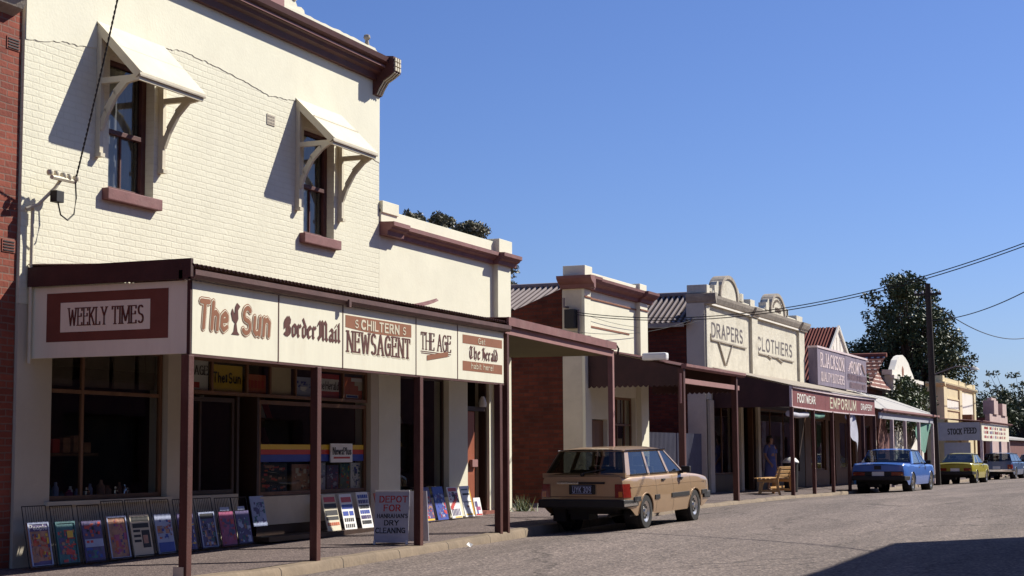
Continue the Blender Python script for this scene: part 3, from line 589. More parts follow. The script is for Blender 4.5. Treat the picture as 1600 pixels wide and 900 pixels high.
v = MB(); v.box(21.3, 21.53, W-.012, W+.01, 6.44, 6.60); vv = v.build('wall_vent', 'cream_shade', t)
b = MB()
for i in range(4):
    for j in range(3): b.box(21.315+i*.053, 21.35+i*.053, W-.016, W-.0125, 6.455+j*.048, 6.485+j*.048)
b.build('vent_hole', 'stone_grey', vv)
# window hoods
def hood(x0, x1, zt, zfr, zb, xb):
    yf = W-.645; s = (zt-zfr)/.645
    m = MB(); m.prof_x([(W-.002, zt), (W-.002, zt+.03), (yf-.03, zfr+.0), (yf-.03, zfr-.035)], x0-.02, x1+.02)
    m.box(x0-.0, x1+.0, yf-.005, yf+.025, zfr-.10, zfr-.05)
    h = m.build('window_hood', 'hood_paint', NEWS)
    MB().box(x0-.015, x1+.015, yf-.032, yf-.01, zfr-.055, zfr-.036).build('gap_shadow', 'stone_grey', h)  # grey strip painting in the gap shadow under the sheet edge
    sm = MB(); sm.box(x0, x1, W-.33, W-.30, zfr+.345, zfr+.375); sm.build('seam', 'hood_paint', h)
    for k, (xa, a) in enumerate(((x0+.03, 1), (xb, 0))):
        b = MB(); b.box(xa-.035, xa+.035, W-.075, W-.002, zb, zt-.12 if a else zfr+.2); b.box(xa-.045, xa+.045, W-.10, W-.002, zb-.03, zb+.02)
        b.bar((xa, W-.07, zfr-.06), (xa, yf+.02, zfr-.06), .055, .075)
        q = [(W-.09, zb+.30), (W-.17, zb+.50), (W-.30, zb+.72), (W-.46, zb+.88), (yf+.06, zfr-.1)]
        p = [(y_-.0, z_+.085) for y_, z_ in q]
        for i in range(4):
            b.ext([(xa-.027, q[i][0], q[i][1]), (xa-.027, q[i+1][0], q[i+1][1]), (xa-.027, p[i+1][0]+.03, p[i+1][1]), (xa-.027, p[i][0]+.05, p[i][1])], (.054, 0, 0))
        if a: b.bar((xa-.03, W-.01, zt-.05), (xa-.03, yf+.0, zfr-.03), .035, .10)
        b.build('bracket', 'hood_paint', h)
hood(17.15, 18.60, 6.98, 6.29, 5.29, 18.55); hood(22.16, 23.60, 6.98, 6.33, 5.28, 23.56)

# ground floor shopfronts
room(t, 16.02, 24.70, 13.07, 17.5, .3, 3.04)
A = glazing(t, 16.42, 18.82, .98, 2.9, W+.08, mulls=(17.12,), trans=(2.31,), mat='wood_brown')
m = MB(); m.box(16.30, 18.9, W-.05, W+.08, .93, .98); m.build('sill', 'cream_shade', t)
for x0, x1 in ((16.55, 17.0), (17.2, 17.75), (17.85, 18.3), (18.4, 18.75)):
    MB().box(x0, x1, W+.16, W+.18, 2.38, 2.84).build('transom_panel', 'interior_mid', t)
B = glazing(t, 19.16, 20.62, .98, 2.33, W+.08, mulls=(19.75,), mat='wood_dark')
C = glazing(t, 21.29, 24.69, .92, 2.33, W+.08, mulls=(22.9,), mat='wood_brown')
T = glazing(t, 19.16, 24.69, 2.37, 2.88, W+.06, mulls=(20.02, 20.95, 21.6, 22.35, 23.0, 23.88), mat='wood_brown', fw=.05)
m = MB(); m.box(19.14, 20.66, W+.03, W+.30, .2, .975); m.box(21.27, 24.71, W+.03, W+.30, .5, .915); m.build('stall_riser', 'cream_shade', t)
m = MB(); m.box(21.27, 24.71, W+.06, W+.28, .2, .5); m.build('kick_board', 'wood_dark', t)
m = MB(); m.box(20.66, 20.72, W+.06, W+.9, .25, 2.36); m.box(21.21, 21.27, W+.06, W+.9, .25, 2.36); m.build('door_reveal', 'wood_dark', t)
m = MB(); m.box(20.73, 21.20, W+.82, W+.86, .3, 2.34); d = m.build('door', 'wood_brown', t)
MB().box(20.8, 21.13, W+.812, W+.818, 1.1, 2.2).build('door_pane', 'black', d)
# rainbow band and window posters of the right hand shop window
yb = W+.10
m = MB(); fx = lambda a, b, z0, z1, mi, o=0: flat(m, (a, yb, z0), FX, b-a, z1-z0, off=o, mi=mi)
fx(21.33, 24.66, 1.605, 1.68, 0); fx(21.33, 24.66, 1.53, 1.603, 1); fx(21.33, 24.66, 1.42, 1.528, 2)
m.build('window_stripe', ['yellow_paint', 'red_paint', 'blue_paint'], C)

# service bracket, conduit and cable on the corner
t = thing('service_bracket', 'thin service conduit with angled bracket and black box on the newsagent wall', 'electrical bracket', (15.92, 12.6, 3.6))
MB().tube([(15.90, W-.05, 2.6), (15.91, W-.05, 4.45)], .022, 8).build('conduit', 'hood_paint', t, smooth=50)
m = MB(); m.tube([(15.80, W-.04, 4.42), (15.92, W-.12, 4.48), (16.10, W-.22, 4.70), (16.16, W-.25, 4.80)], .022, 6); m.tube([(15.93, W-.30, 4.80), (16.45, W-.24, 4.82)], .028, 6)
for x in (15.95, 16.06, 16.2, 16.3, 16.44): m.lathe([(0,-.03),(.035,-.03),(.045,0),(.035,.03),(0,.03)], (x, W-.26, 4.86), n=8)
m.build('bracket', 'hood_paint', t, smooth=50)
MB().box(16.03, 16.17, W-.30, W-.2, 4.52, 4.66).build('fuse_box', 'black', t, bevel=.008)
MB().tube([(16.12, W-.25, 4.52), (16.16, W-.26, 4.38), (16.28, W-.27, 4.33), (16.4, W-.27, 4.42), (16.45, W-.26, 4.62), (16.43, W-.26, 4.82)], .01, 6).build('tail_wire', 'black', t, smooth=60)

# ------------------------------------------------------------------ newsagent verandah
t = VER = thing('shop_verandah', 'newsagent street verandah with cream painted sign boards along its front and end', 'verandah', (20.5, 10.54, .2))
x0, x1 = 15.93, 25.08
m = MB(); m.corr((x0-.04, W-.01, 3.76), (x1-x0+.05, 0, 0), (0, -(W-F)-.06, -.10), .02, .09, 6); m.build('roof', 'maroon', t, smooth=60)
m = MB(); m.prof_x([(F-.02,3.50),(F-.10,3.50),(F-.125,3.54),(F-.125,3.60),(F-.115,3.60),(F-.115,3.545),(F-.095,3.515),(F-.03,3.515)], x0-.05, x1+.06)
m.box(19.50, 19.56, F-.145, F-.10, 3.46, 3.56); gut = m.build('gutter', 'gutter_brown', t)
m = MB(); m.box(x0-.05, x0+.0, F-.06, W-.02, 3.50, 3.73); m.box(x0-.05, x1+.05, F+.05, F+.1, 3.49, 3.6); m.build('barge_board', 'maroon_dark', t)
seps = [15.97, 17.884, 19.55, 21.776, 23.233, 25.06]
for a, b in zip(seps[:-1], seps[1:]):
    m = MB(); m.box(a+.012, b-.012, F-.02, F+.02, 2.66, 3.485)
    for q in (.36, .68):
        xq = a+(b-a)*q
    p = m.build('sign_panel', 'sign_cream', t, bevel=.003)
    z = F-.02
    if a < 16:
        L = MB()
        for (tx, xa, wd, zz, h) in (('The', 16.12, .57, 2.97, .30), ('Sun', 17.04, .60, 2.965, .30)):
            sl = .12
            letters(L, tx, (xa, z, zz), FX, h, wd, nib=(.20,.20), ang=None, slant=sl, gap=.16, off=.002, mi=0, grow=.075)
            letters(L, tx, (xa, z, zz), FX, h, wd, nib=(.20,.20), ang=None, slant=sl, gap=.16, off=.005, mi=1, grow=.035)
            letters(L, tx, (xa, z, zz), FX, h, wd, nib=(.20,.20), ang=None, slant=sl, gap=.16, off=.008, mi=0)
        # small weathercock between the words
        for pl in ([(16.80,2.93),(16.98,2.93),(16.93,2.97),(16.91,3.06),(16.87,3.06),(16.85,2.97)], [(16.82,3.10),(16.90,3.05),(16.95,3.12),(16.94,3.22),(16.99,3.27),(16.92,3.31),(16.88,3.26),(16.87,3.16),(16.82,3.24),(16.79,3.18)]):
            L.add([(x_, z-.006, z_) for x_, z_ in pl], [tuple(range(len(pl)))], 2)
        L.build('lettering', ['sign_brown', 'sign_cream', 'sign_dark'], p)
    elif a < 18:
        L = MB(); letters(L, 'Border', (18.05, z, 3.00), FX, .225, .76, nib=(.20,.055), ang=40, gap=.08, gl=BL); letters(L, 'Mail', (18.90, z, 2.995), FX, .235, .55, nib=(.20,.055), ang=40, gap=.08, gl=BL)
        L.build('lettering', 'sign_dark', p)
    elif a < 20:
        L = MB(); pts = [(19.62,3.37),(21.62,3.37),(21.62,3.19)]+[(21.62-2.0*i/10, 3.195-.03*math.sin(math.pi*i/10)+.012*i/10) for i in range(1, 11)]
        L.add([(x_, z-.002, z_) for x_, z_ in pts], [tuple(range(len(pts)))], 0)
        letters(L, 'CHILTERN', (20.08, z, 3.215), FX, .115, 1.13, nib=(.24,.20), ang=0, gap=.16, off=.005, mi=1)
        for q in (19.9, 21.35): letters(L, 'S', (q, z, 3.22), FX, .10, .08, nib=(.15,.1), ang=30, off=.005, mi=1)
        letters(L, 'NEWSAGENT', (19.68, z, 2.89), FX, .27, 1.88, nib=(.20,.07), serif=.11, gap=.16, mi=2)
        letters(L, 'NEWSAGENT', (19.71, z, 2.872), FX, .27, 1.88, nib=(.20,.07), serif=.11, gap=.16, mi=1, off=.0015)
        L.build('lettering', ['sign_brown', 'hood_paint', 'sign_dark'], p)
    elif a < 22:
        L = MB(); letters(L, 'THE AGE', (21.95, z, 3.05), FX, .245, 1.03, nib=(.16,.05), serif=.10, gap=.14, mi=1)
        flat(L, (21.93, z, 3.01), FX, 1.06, .012, mi=1); flat(L, (21.95, z, 2.985), FX, .98, .012, mi=1)
        L.quad((22.14,z-.006,2.89),(22.88,z-.006,2.98),(22.88,z-.006,3.055),(22.14,z-.006,2.965), 0)
        L.build('lettering', ['sign_brown', 'sign_dark'], p)
    else:
        L = MB(); flat(L, (23.42, z, 3.22), FX, 1.56, .135, mi=0, off=.002); flat(L, (23.42, z, 2.80), FX, 1.56, .15, mi=0, off=.002)
        letters(L, 'Get', (24.02, z, 3.245), FX, .085, .26, nib=(.12,.12), ang=0, off=.005, mi=1)
        letters(L, 'habit here!', (23.75, z, 2.845), FX, .085, .85, nib=(.12,.12), ang=0, gap=.16, off=.005, mi=1)
        letters(L, 'The', (23.68, z, 3.0), FX, .18, .40, nib=(.2,.05), ang=40, gap=.08, mi=2, gl=BL); letters(L, 'Herald', (24.18, z, 3.0), FX, .18, .60, nib=(.2,.05), ang=40, gap=.08, mi=2, gl=BL)
        L.build('lettering', ['sign_brown', 'hood_paint', 'sign_dark'], p)
m = MB()
for s in seps[1:-1]: m.box(s-.011, s+.011, F-.024, F+.018, 2.655, 3.485)
m.box(15.97, 25.07, F-.018, F+.03, 2.63, 2.657); m.build('sign_bead', 'post_paint', t)
m = MB(); m.box(15.955, 15.995, F+.03, W-.03, 2.66, 3.49); p = m.build('sign_panel', 'sign_cream', t, bevel=.003)
L = MB(); X = 15.955
flat(L, (X, 12.51, 2.845), FY, 1.69, .57, off=.002, mi=0); flat(L, (X, 12.31, 2.955), FY, 1.245, .345, off=.004, mi=1)
letters(L, 'WEEKLY', (X, 12.19, 3.03), FY, .20, .53, nib=(.17,.055), serif=.10, gap=.12, off=.0065, mi=2); letters(L, 'TIMES', (X, 11.58, 3.03), FY, .20, .42, nib=(.17,.055), serif=.10, gap=.12, off=.0065, mi=2)
L.build('lettering', ['sign_red', 'sign_cream', 'sign_dark'], p)
m = MB(); m.box(15.95, 16.0, F-.015, F+.03, 2.62, 3.49); m.build('corner_bead', 'maroon_dark', t)
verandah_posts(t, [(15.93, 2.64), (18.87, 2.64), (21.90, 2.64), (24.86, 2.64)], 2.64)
m = MB(); m.box(15.86, 15.97, F-.02, F+.11, zf(15.9, F)-.01, zf(15.9, F)+.13); m.build('post_shoe', 'cream_shade', t)
m = MB(); m.box(16.0, 25.06, F+.035, F+.085, 2.66, 2.80); m.build('beam', 'maroon_dark', t)
m = MB()
for i in range(8):
    u0, u1 = i/8, (i+1)/8; f = lambda u: (21.25+1.35*u, F-.02+.02*u, 3.625+.19*u**2-.01)
    a, b = f(u0), f(u1); wd = .34*(1-u0*.9); we = .34*(1-u1*.9)
    m.quad(a, b, (b[0], b[1]+we, b[2]+.04), (a[0], a[1]+wd, a[2]+.04))
m.build('lifted_sheet', 'maroon_dull', t)

# ------------------------------------------------------------------ single storey shop next door
t = LOW = thing('parapet_shop', 'single storey cream rendered shop with maroon moulding joined to the newsagent', 'shop building', (27.7, 12.9, 0))
MB().wall(24.99, 30.5, 0, 5.6, W, .3, [(25.80, 27.80, .75, 2.9), (28.63, 29.66, .34, 2.9)]).build('wall', 'cream_render', t)
m = MB(); m.box(30.2, 30.495, 13.07, 22, 0, 4.6); m.box(25, 30.2, 22, 22.3, 0, 4.6); m.build('side_wall', 'cream_shade', t)
m = MB(); m.corr((25, 13.0, 4.5), (5.2, 0, 0), (0, 9, .3), .012, .12, 4); m.build('roof', 'iron_grey', t)
pf = [(W,5.21),(W-.06,5.21),(W-.07,5.28),(W-.13,5.31),(W-.15,5.34),(W-.19,5.36),(W-.19,5.43),(W,5.44)]
m = MB(); m.prof_x(pf, 25.62, 29.75); m.prof_x([(y-.09 if y < W else y, z) for y, z in pf], 24.995, 25.62); m.prof_x([(y-.11 if y < W else y, z) for y, z in pf], 29.75, 30.66)
m.build('cornice', 'maroon_dull', t)
m = MB(); m.box(25.0, 30.5, W-.03, W+.22, 5.44, 5.66); m.box(25.0, 25.62, W-.06, W+.25, 5.60, 5.80); m.box(29.86, 30.52, W-.14, W+.25, 5.45, 5.72); m.build('parapet', 'cream_render', t, bevel=.008)
MB().box(29.86, 30.51, W-.11, W+.02, 0, 5.22).build('pilaster', 'cream_render', t, bevel=.006)
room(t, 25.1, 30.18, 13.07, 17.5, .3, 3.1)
glazing(t, 25.82, 27.78, .75, 2.9, W+.1, mulls=(26.8,), mat='wood_dark')
m = MB(); m.box(28.63, 28.70, W+.06, W+.2, .34, 2.9); m.box(29.59, 29.66, W+.06, W+.2, .34, 2.9); m.box(28.7, 29.59, W+.06, W+.2, 2.34, 2.42); m.build('door_frame', 'wood_dark', t)
m = MB(); m.box(28.71, 29.17, W+.10, W+.15, .36, 2.33); d = m.build('door', 'door_red', t, bevel=.006)
m = MB(); m.box(28.76, 29.12, W+.092, W+.099, .5, 1.15); m.box(28.76, 29.12, W+.092, W+.099, 1.35, 2.2); m.build('door_panel', 'door_red', d, bevel=.003)
MB().box(28.92, 29.17, W+.03, W+.09, 1.28, 1.42).build('letter_box', 'maroon_pink', d, bevel=.006)
MB().box(28.60, 29.70, W-.12, W+.1, .33, .45).build('door_step', 'tile_red', t)
m = MB(); m.lathe([(0,.0),(.07,.0),(.085,.06),(.06,.14),(.03,.2),(0,.2)], (29.38, W+.02, 2.42), n=12); m.build('door_lamp', 'white_paint', t, smooth=40)
# ------------------------------------------------------------------ the higher plain verandah before the parapet shop
t = thing('plain_verandah', 'pinkish maroon verandah without sign boards before the parapet shop, next to the newsagent verandah', 'verandah', (27.8, 10.54, .3))
a = Vector((25.14, F-.02, 3.475)); b = Vector((30.56, F-.02, 3.375))
fas = lambda z0, z1, o: MB().ext([a+Vector((0,-o,z0)), b+Vector((0,-o,z0)), b+Vector((0,-o,z1)), a+Vector((0,-o,z1))], (0.0, .04, 0))
fas(0, .135, 0).build('fascia', 'maroon_pink', t)
fas(.137, .275, .06).build('gutter', 'maroon_dull', t)
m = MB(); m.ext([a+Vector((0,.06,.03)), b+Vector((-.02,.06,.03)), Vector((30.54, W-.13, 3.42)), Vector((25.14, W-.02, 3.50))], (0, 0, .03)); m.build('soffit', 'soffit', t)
m = MB(); m.corr(a+Vector((0,-.04,.26)), b-a, (0, 2.1, .07), .014, .085, 5); m.build('roof', 'maroon', t)
m = MB(); m.ext([(30.55, F+.03, 3.40), (30.55, W-.14, 3.45), (30.55, W-.14, 3.71), (30.55, F+.03, 3.64)], (.03, 0, 0)); m.build('end_board', 'maroon_dull', t)
m = MB(); m.box(25.13, 25.21, F-.05, F+.05, zf(25, F)-.02, 3.48); m.build('post', 'post_paint', t, bevel=.006)
m = MB(); m.box(30.38, 30.48, F-.05, F+.05, zf(30.4, F)-.02, 3.38); m.build('post', 'maroon_pink', t, bevel=.006)
m = MB(); m.tube([(30.60, F-.06, 3.60), (30.66, F-.08, 3.54), (30.66, F-.06, 3.42)], .02, 6); m.build('spout', 'maroon_dark', t)
def scallop(m, x, y0, y1, ztop0, ztop1, zb, th=.03, pitch=.115, dep=.05):
    """end panel in the yz plane with a scalloped lower edge"""
    n = int((y1-y0)/pitch); pts = [(y0, ztop0)]
    low = []
    for i in range(n):
        for q in range(5):
            u = q/5; low.append((y0+(y1-y0)*(i+u)/n, zb-dep*abs(math.sin(math.pi*u))))
    low.append((y1, zb))
    for (a, u), (b, v) in zip(low[:-1], low[1:]):
        ta = ztop0+(ztop1-ztop0)*(a-y0)/(y1-y0); tb = ztop0+(ztop1-ztop0)*(b-y0)/(y1-y0)
        m.quad((x,a,u),(x,b,v),(x,b,tb),(x,a,ta)); m.quad((x+th,a,u),(x+th,b,v),(x+th,b,tb),(x+th,a,ta)); m.quad((x,a,u),(x,b,v),(x+th,b,v),(x+th,a,u))
    return m
# ------------------------------------------------------------------ corner shop beyond the lane
t = SH3 = thing('moulded_shop', 'narrow cream shop with maroon moulded parapet and red brick side wall facing the lane', 'shop building', (37, 12.9, 0))
MB().wall(34.895, 39.27, 0, 5.3, W, .28, [(35.12, 36.55, .4, 2.3), (37.0, 38.62, .95, 2.85)]).build('wall', 'cream_render', t)
MB().box(34.89, 35.15, W+.005, 13.22, 0, 5.3).build('return_wall', 'cream_shade', t)
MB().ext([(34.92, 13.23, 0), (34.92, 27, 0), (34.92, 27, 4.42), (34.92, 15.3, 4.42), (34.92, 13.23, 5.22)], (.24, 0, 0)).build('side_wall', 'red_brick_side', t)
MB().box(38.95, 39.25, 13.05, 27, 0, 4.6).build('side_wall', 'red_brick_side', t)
m = MB(); m.corr((37.05, 13.1, 5.5), (0, 14, 0), (-1.88, 0, -.70), .03, .14, 8); m.corr((37.05, 13.1, 5.5), (0, 14, 0), (2.3, 0, -.86), .02, .135, 4)
rf = m.build('roof', 'iron_striped', t, smooth=70)
MB().tube([(37.05, 13.05, 5.53), (37.05, 27, 5.53)], .06, 8).build('ridge_cap', 'iron_grey', rf, smooth=60)
MB().box(34.9, 34.918, 15.3, 27, 4.36, 4.43).build('gutter', 'maroon_dark', rf)
pf = [(W,5.19),(W-.08,5.20),(W-.10,5.28),(W-.20,5.33),(W-.26,5.40),(W-.27,5.46),(W,5.47)]
m = MB(); m.prof_x(pf, 35.35, 38.7); q = [(y-.08 if y < W else y, z) for y, z in pf]; m.prof_x(q, 34.9, 35.35); m.prof_x(q, 38.7, 39.6)
m.ext([(34.9-(W-y)*1.25, W-.34, z) for y, z in pf], (0, .82, 0)); m.build('cornice', 'maroon_dull', t)
m = MB(); m.box(34.92, 39.3, W-.02, W+.25, 5.475, 5.61); m.box(34.91, 35.4, W-.08, W+.45, 5.475, 5.72); m.box(38.78, 39.32, W-.10, W+.3, 5.475, 5.66); m.build('parapet', 'cream_render', t, bevel=.012)
each('pilaster', 'cream_render', t, [(34.893, 35.30, W-.07, W, 0, 5.19), (38.72, 39.3, W-.12, W, 0, 5.19)], bevel=.006)
m = MB(); m.box(35.31, 38.71, W-.025, W-.001, 5.0, 5.03); m.box(34.89, 35.31, W-.095, W-.071, 5.0, 5.03); m.box(38.71, 39.31, W-.145, W-.121, 5.0, 5.03)
m.box(35.42, 35.46, W-.012, W-.001, 4.36, 4.72); m.box(35.46, 38.2, W-.012, W-.001, 4.36, 4.40); m.build('string_course', 'sign_brown', t)
MB().box(35.15, 36.53, W+.1, W+.14, .4, 2.28).build('door', 'wood_brown', t)
glazing(t, 37.02, 38.6, .95, 2.85, W+.1, mulls=(37.55, 38.1), trans=(2.2,), mat='wood_brown')
m = MB()
for k in range(3): m.box(37.08+k*.53, 37.52+k*.53, W+.2, W+.21, 2.24, 2.8)
m.build('window_card', 'hood_paint', t)
m = MB(); m.grid(lambda u, v: (37.1+1.4*u, W+.3+.03*math.sin(u*40), .98+.9*v), 50, 1); m.build('curtain', 'yellow_wall', t)
room(t, 35.16, 38.94, 13.05, 17, .3, 3.0)
b = thing('service_box', 'dark electrical box with bracket on the shaded return of the moulded cream shop', 'electrical box', (34.7, 13.0, 4.7))
MB().box(34.68, 34.885, 12.86, 13.1, 4.30, 4.72).build('box', 'black', b, bevel=.01)
m = MB(); m.tube([(34.88, 13.08, 4.78), (34.72, 13.12, 4.78), (34.72, 13.12, 4.98)], .03, 6); m.tube([(34.86, 12.83, 4.72), (34.86, 12.83, 4.15)], .018, 6); m.build('pipe', 'iron_grey', b)
# its verandah
t = thing('scalloped_verandah', 'maroon shop verandah with a scalloped end panel and two posts behind the tan wagon', 'verandah', (37.5, 10.6, .3))
m = MB(); m.corr((35.05, W-.01, 3.90), (5.1, 0, 0), (0, -2.3, -.5), .014, .1, 4); m.build('roof', 'maroon', t, smooth=60)
m = MB(); scallop(m, 35.08, 10.56, W-.02, 3.38, 3.87, 3.02); m.build('end_panel', 'maroon_dark', t)
m = MB(); scallop(m, 39.9, 10.56, W-.02, 3.38, 3.87, 3.02); m.build('end_panel', 'maroon_dark', t)
m = MB(); m.prof_x([(F-.10,3.36),(F-.14,3.40),(F-.14,3.46),(F-.02,3.46),(F-.02,3.36)], 35.05, 40.15); m.build('gutter', 'maroon_dull', t)
MB().box(35.12, 39.9, F-.03, F+.03, 3.04, 3.15).build('beam', 'maroon_pink', t)
verandah_posts(t, [(35.12, 3.36), (39.55, 3.36)], 3.3, .13)
MB().tube([(34.98, F-.02, 3.25), (34.97, F-.02, 2.6)], .025, 6).build('downpipe', 'maroon_pink', t)
m = MB(); m.box(35.02, 35.24, 10.85, 11.42, 3.55, 3.72); solo(m, 'white_box', 'white_paint', 'small rounded white box lying on the roof edge of the scalloped verandah', 'box', (35.1, 11.1, 3.55), bevel=.05)
m = MB(); m.corr((39.32, W+.1, 2.05), (2.9, 0, 0), (0, 0, -1.9), .02, .11, 6); m.corr((42.3, W+.1, 2.05), (2.3, 0, 0), (0, 0, -1.9), .02, .11, 6)
solo(m, 'corrugated_fence', 'iron_blue', 'bluish corrugated iron fence closing the gap before the drapery', 'fence', (42, W+.1, .3), smooth=60)

# ------------------------------------------------------------------ the drapery with two arched pediments
t = DR = thing('drapery_shop', 'weathered cream drapery with two arched parapet pediments and lettered panels', 'shop building', (51, 12.9, 0))
MB().wall(44.87, 57.0, 3.0, 5.68, W, .3, []).build('wall', 'cream_rough', t)
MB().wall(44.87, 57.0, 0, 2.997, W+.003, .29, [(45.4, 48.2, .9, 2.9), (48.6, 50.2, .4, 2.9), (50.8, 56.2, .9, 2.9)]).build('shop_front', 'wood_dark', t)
each('front_pilaster', 'cream_shade', t, [(44.95, 45.35, W-.08, W, .2, 2.99), (48.25, 48.55, W-.08, W, .2, 2.99), (50.3, 50.6, W-.08, W, .2, 2.99)])
MB().box(44.80, 44.87, W+.001, 13.28, 0, 5.68).build('return_wall', 'cream_shade', t)
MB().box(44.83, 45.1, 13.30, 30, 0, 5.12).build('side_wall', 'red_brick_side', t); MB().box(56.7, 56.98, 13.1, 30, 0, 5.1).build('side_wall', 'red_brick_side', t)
m = MB(); m.corr((46.4, 13.1, 6.06), (0, 14, 0), (-1.82, 0, -.92), .03, .16, 8); m.corr((46.4, 13.1, 6.06), (0, 14, 0), (10.4, 0, -1.1), .02, .15, 4)
rf = m.build('roof', 'iron_striped_wide', t, smooth=70)
MB().tube([(46.4, 13.05, 6.10), (46.4, 27, 6.10)], .07, 8).build('ridge_cap', 'iron_grey', rf, smooth=60)
MB().box(44.54, 44.64, 13.3, 27, 5.02, 5.14).build('gutter', 'stone_grey', rf)
pf = [(W,5.64),(W-.06,5.66),(W-.07,5.70),(W-.11,5.74),(W-.17,5.86),(W-.19,5.94),(W,5.97)]
m = MB(); m.prof_x(pf, 45.2, 49.75); m.prof_x(pf, 50.45, 56.2); q = [(y-.07 if y < W else y, z) for y, z in pf]
for a, b in ((44.87, 45.2), (49.75, 50.45), (56.2, 57.3)): m.prof_x(q, a, b)
m.ext([(44.87-(W-y)*.9, W-.35, z) for y, z in pf], (0, .86, 0)); m.build('cornice', 'stone_grey', t)
m = MB(); m.box(45.2, 49.75, W-.10, W-.07, 5.655, 5.705); m.box(50.45, 56.2, W-.10, W-.07, 5.655, 5.705); m.build('fillet', 'white_wall', t)
each('pilaster', 'cream_rough', t, [(a, b, W-d, W, 3.0, 5.64) for a, b, d in ((44.875, 45.2, .045), (49.75, 50.45, .09), (56.2, 57.0, .08))], bevel=.008)
m = MB(); m.box(44.9, 57.0, W-.02, W+.25, 5.97, 6.04); m.box(44.82, 45.12, W-.08, W+.5, 5.97, 6.20); m.box(45.12, 45.5, W-.05, W+.3, 6.04, 6.14)
m.box(49.75, 50.3, W-.05, W+.3, 5.97, 6.20); m.box(56.0, 56.9, W-.05, W+.3, 5.97, 6.17)
m.box(54.55, 54.8, W-.05, W+.25, 6.04, 6.28); m.box(48.7, 48.95, W-.05, W+.25, 6.04, 6.28); pp = m.build('parapet', 'cream_rough', t, bevel=.01)
for xc in (47.25, 53.25):
    pts = lambda rx, rz, zb: [(xc+rx, zb)]+[(xc+rx*math.cos(R(a)), 6.05+rz*math.sin(R(a))) for a in range(0, 181, 12)]+[(xc-rx, zb)]
    m = MB(); m.prof_y(pts(.90, .54, 5.98), W-.05, W+.24)
    if xc > 50:                      # worn date lettering, too faded to read
        for k in range(9):
            a = R(155-k*16.5); x_, z_ = xc+.66*math.cos(a), 6.05+.38*math.sin(a); m.bar((x_, W-.054, z_-.05), (x_, W-.054, z_+.05), .05, .006, mi=1)
        for k in range(4): m.bar((xc-.3+k*.2, W-.054, 6.03), (xc-.27+k*.2, W-.054, 6.2), .07, .006, mi=1)
    ped = m.build('pediment', ['cream_rough', 'worn_paint'], t)
    m = MB(); o = pts(1.0, .62, 5.98); i = pts(.88, .52, 5.98)
    for k in range(len(o)-1):
        a, b, c, d = o[k], o[k+1], i[k+1], i[k]; y0, y1 = W-.09, W+.30
        m.quad((a[0],y0,a[1]),(b[0],y0,b[1]),(c[0],y0,c[1]),(d[0],y0,d[1])); m.quad((a[0],y0,a[1]),(b[0],y0,b[1]),(b[0],y1,b[1]),(a[0],y1,a[1])); m.quad((d[0],y0,d[1]),(c[0],y0,c[1]),(c[0],y1,c[1]),(d[0],y1,d[1])); m.quad((a[0],y1,a[1]),(b[0],y1,b[1]),(c[0],y1,c[1]),(d[0],y1,d[1]))
    m.build('arch_moulding', 'stone_grey', ped, smooth=40)
    for sx in (-1, 1):
        m = MB(); m.prof_y([(xc+sx*1.02, 6.05), (xc+sx*1.02, 6.42), (xc+sx*1.15, 6.40), (xc+sx*1.3, 6.24), (xc+sx*1.5, 6.16), (xc+sx*1.62, 6.05)], W-.03, W+.15)
        m.box(xc+sx*1.42-.08, xc+sx*1.42+.08, W-.05, W+.2, 6.04, 6.27); m.build('scroll', 'cream_rough', ped)
L = MB(); letters(L, 'DRAPERS', (45.55, W, 4.80), FX, .37, 3.35, nib=(.17,.15), ang=0, gap=.2, off=.004); L.build('lettering', 'letter_grey', t)
L = MB(); letters(L, 'CLOTHIERS', (50.72, W, 4.72), FX, .38, 4.65, nib=(.17,.15), ang=0, gap=.2, off=.004)
L.build('lettering', 'letter_grey', t)
m = MB(); e = W-.02
for p, q in (((45.3,4.86),(45.36,4.70)),((45.36,4.70),(49.25,4.66)),((46.15,4.68),(46.85,4.04)),((47.65,4.68),(46.95,4.04)),((50.6,4.72),(50.75,4.60)),((50.75,4.60),(55.5,4.56)),((51.9,4.59),(52.4,4.51)),((53.2,4.57),(53.9,4.46))):
    m.bar((p[0], e, p[1]), (q[0], e, q[1]), .05, .04)
m.build('drain_pipe', 'stone_grey', t)
glazing(t, 45.42, 48.18, .9, 2.9, W+.1, mulls=(46.8,), mat='wood_brown'); glazing(t, 50.82, 56.18, .9, 2.9, W+.1, mulls=(52.6, 54.4), mat='wood_brown')
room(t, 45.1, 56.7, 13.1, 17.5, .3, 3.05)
m = MB(); m.box(48.6, 48.7, W+.05, W+.2, .4, 2.9); m.box(50.1, 50.2, W+.05, W+.2, .4, 2.9); m.build('door_frame', 'wood_brown', t)
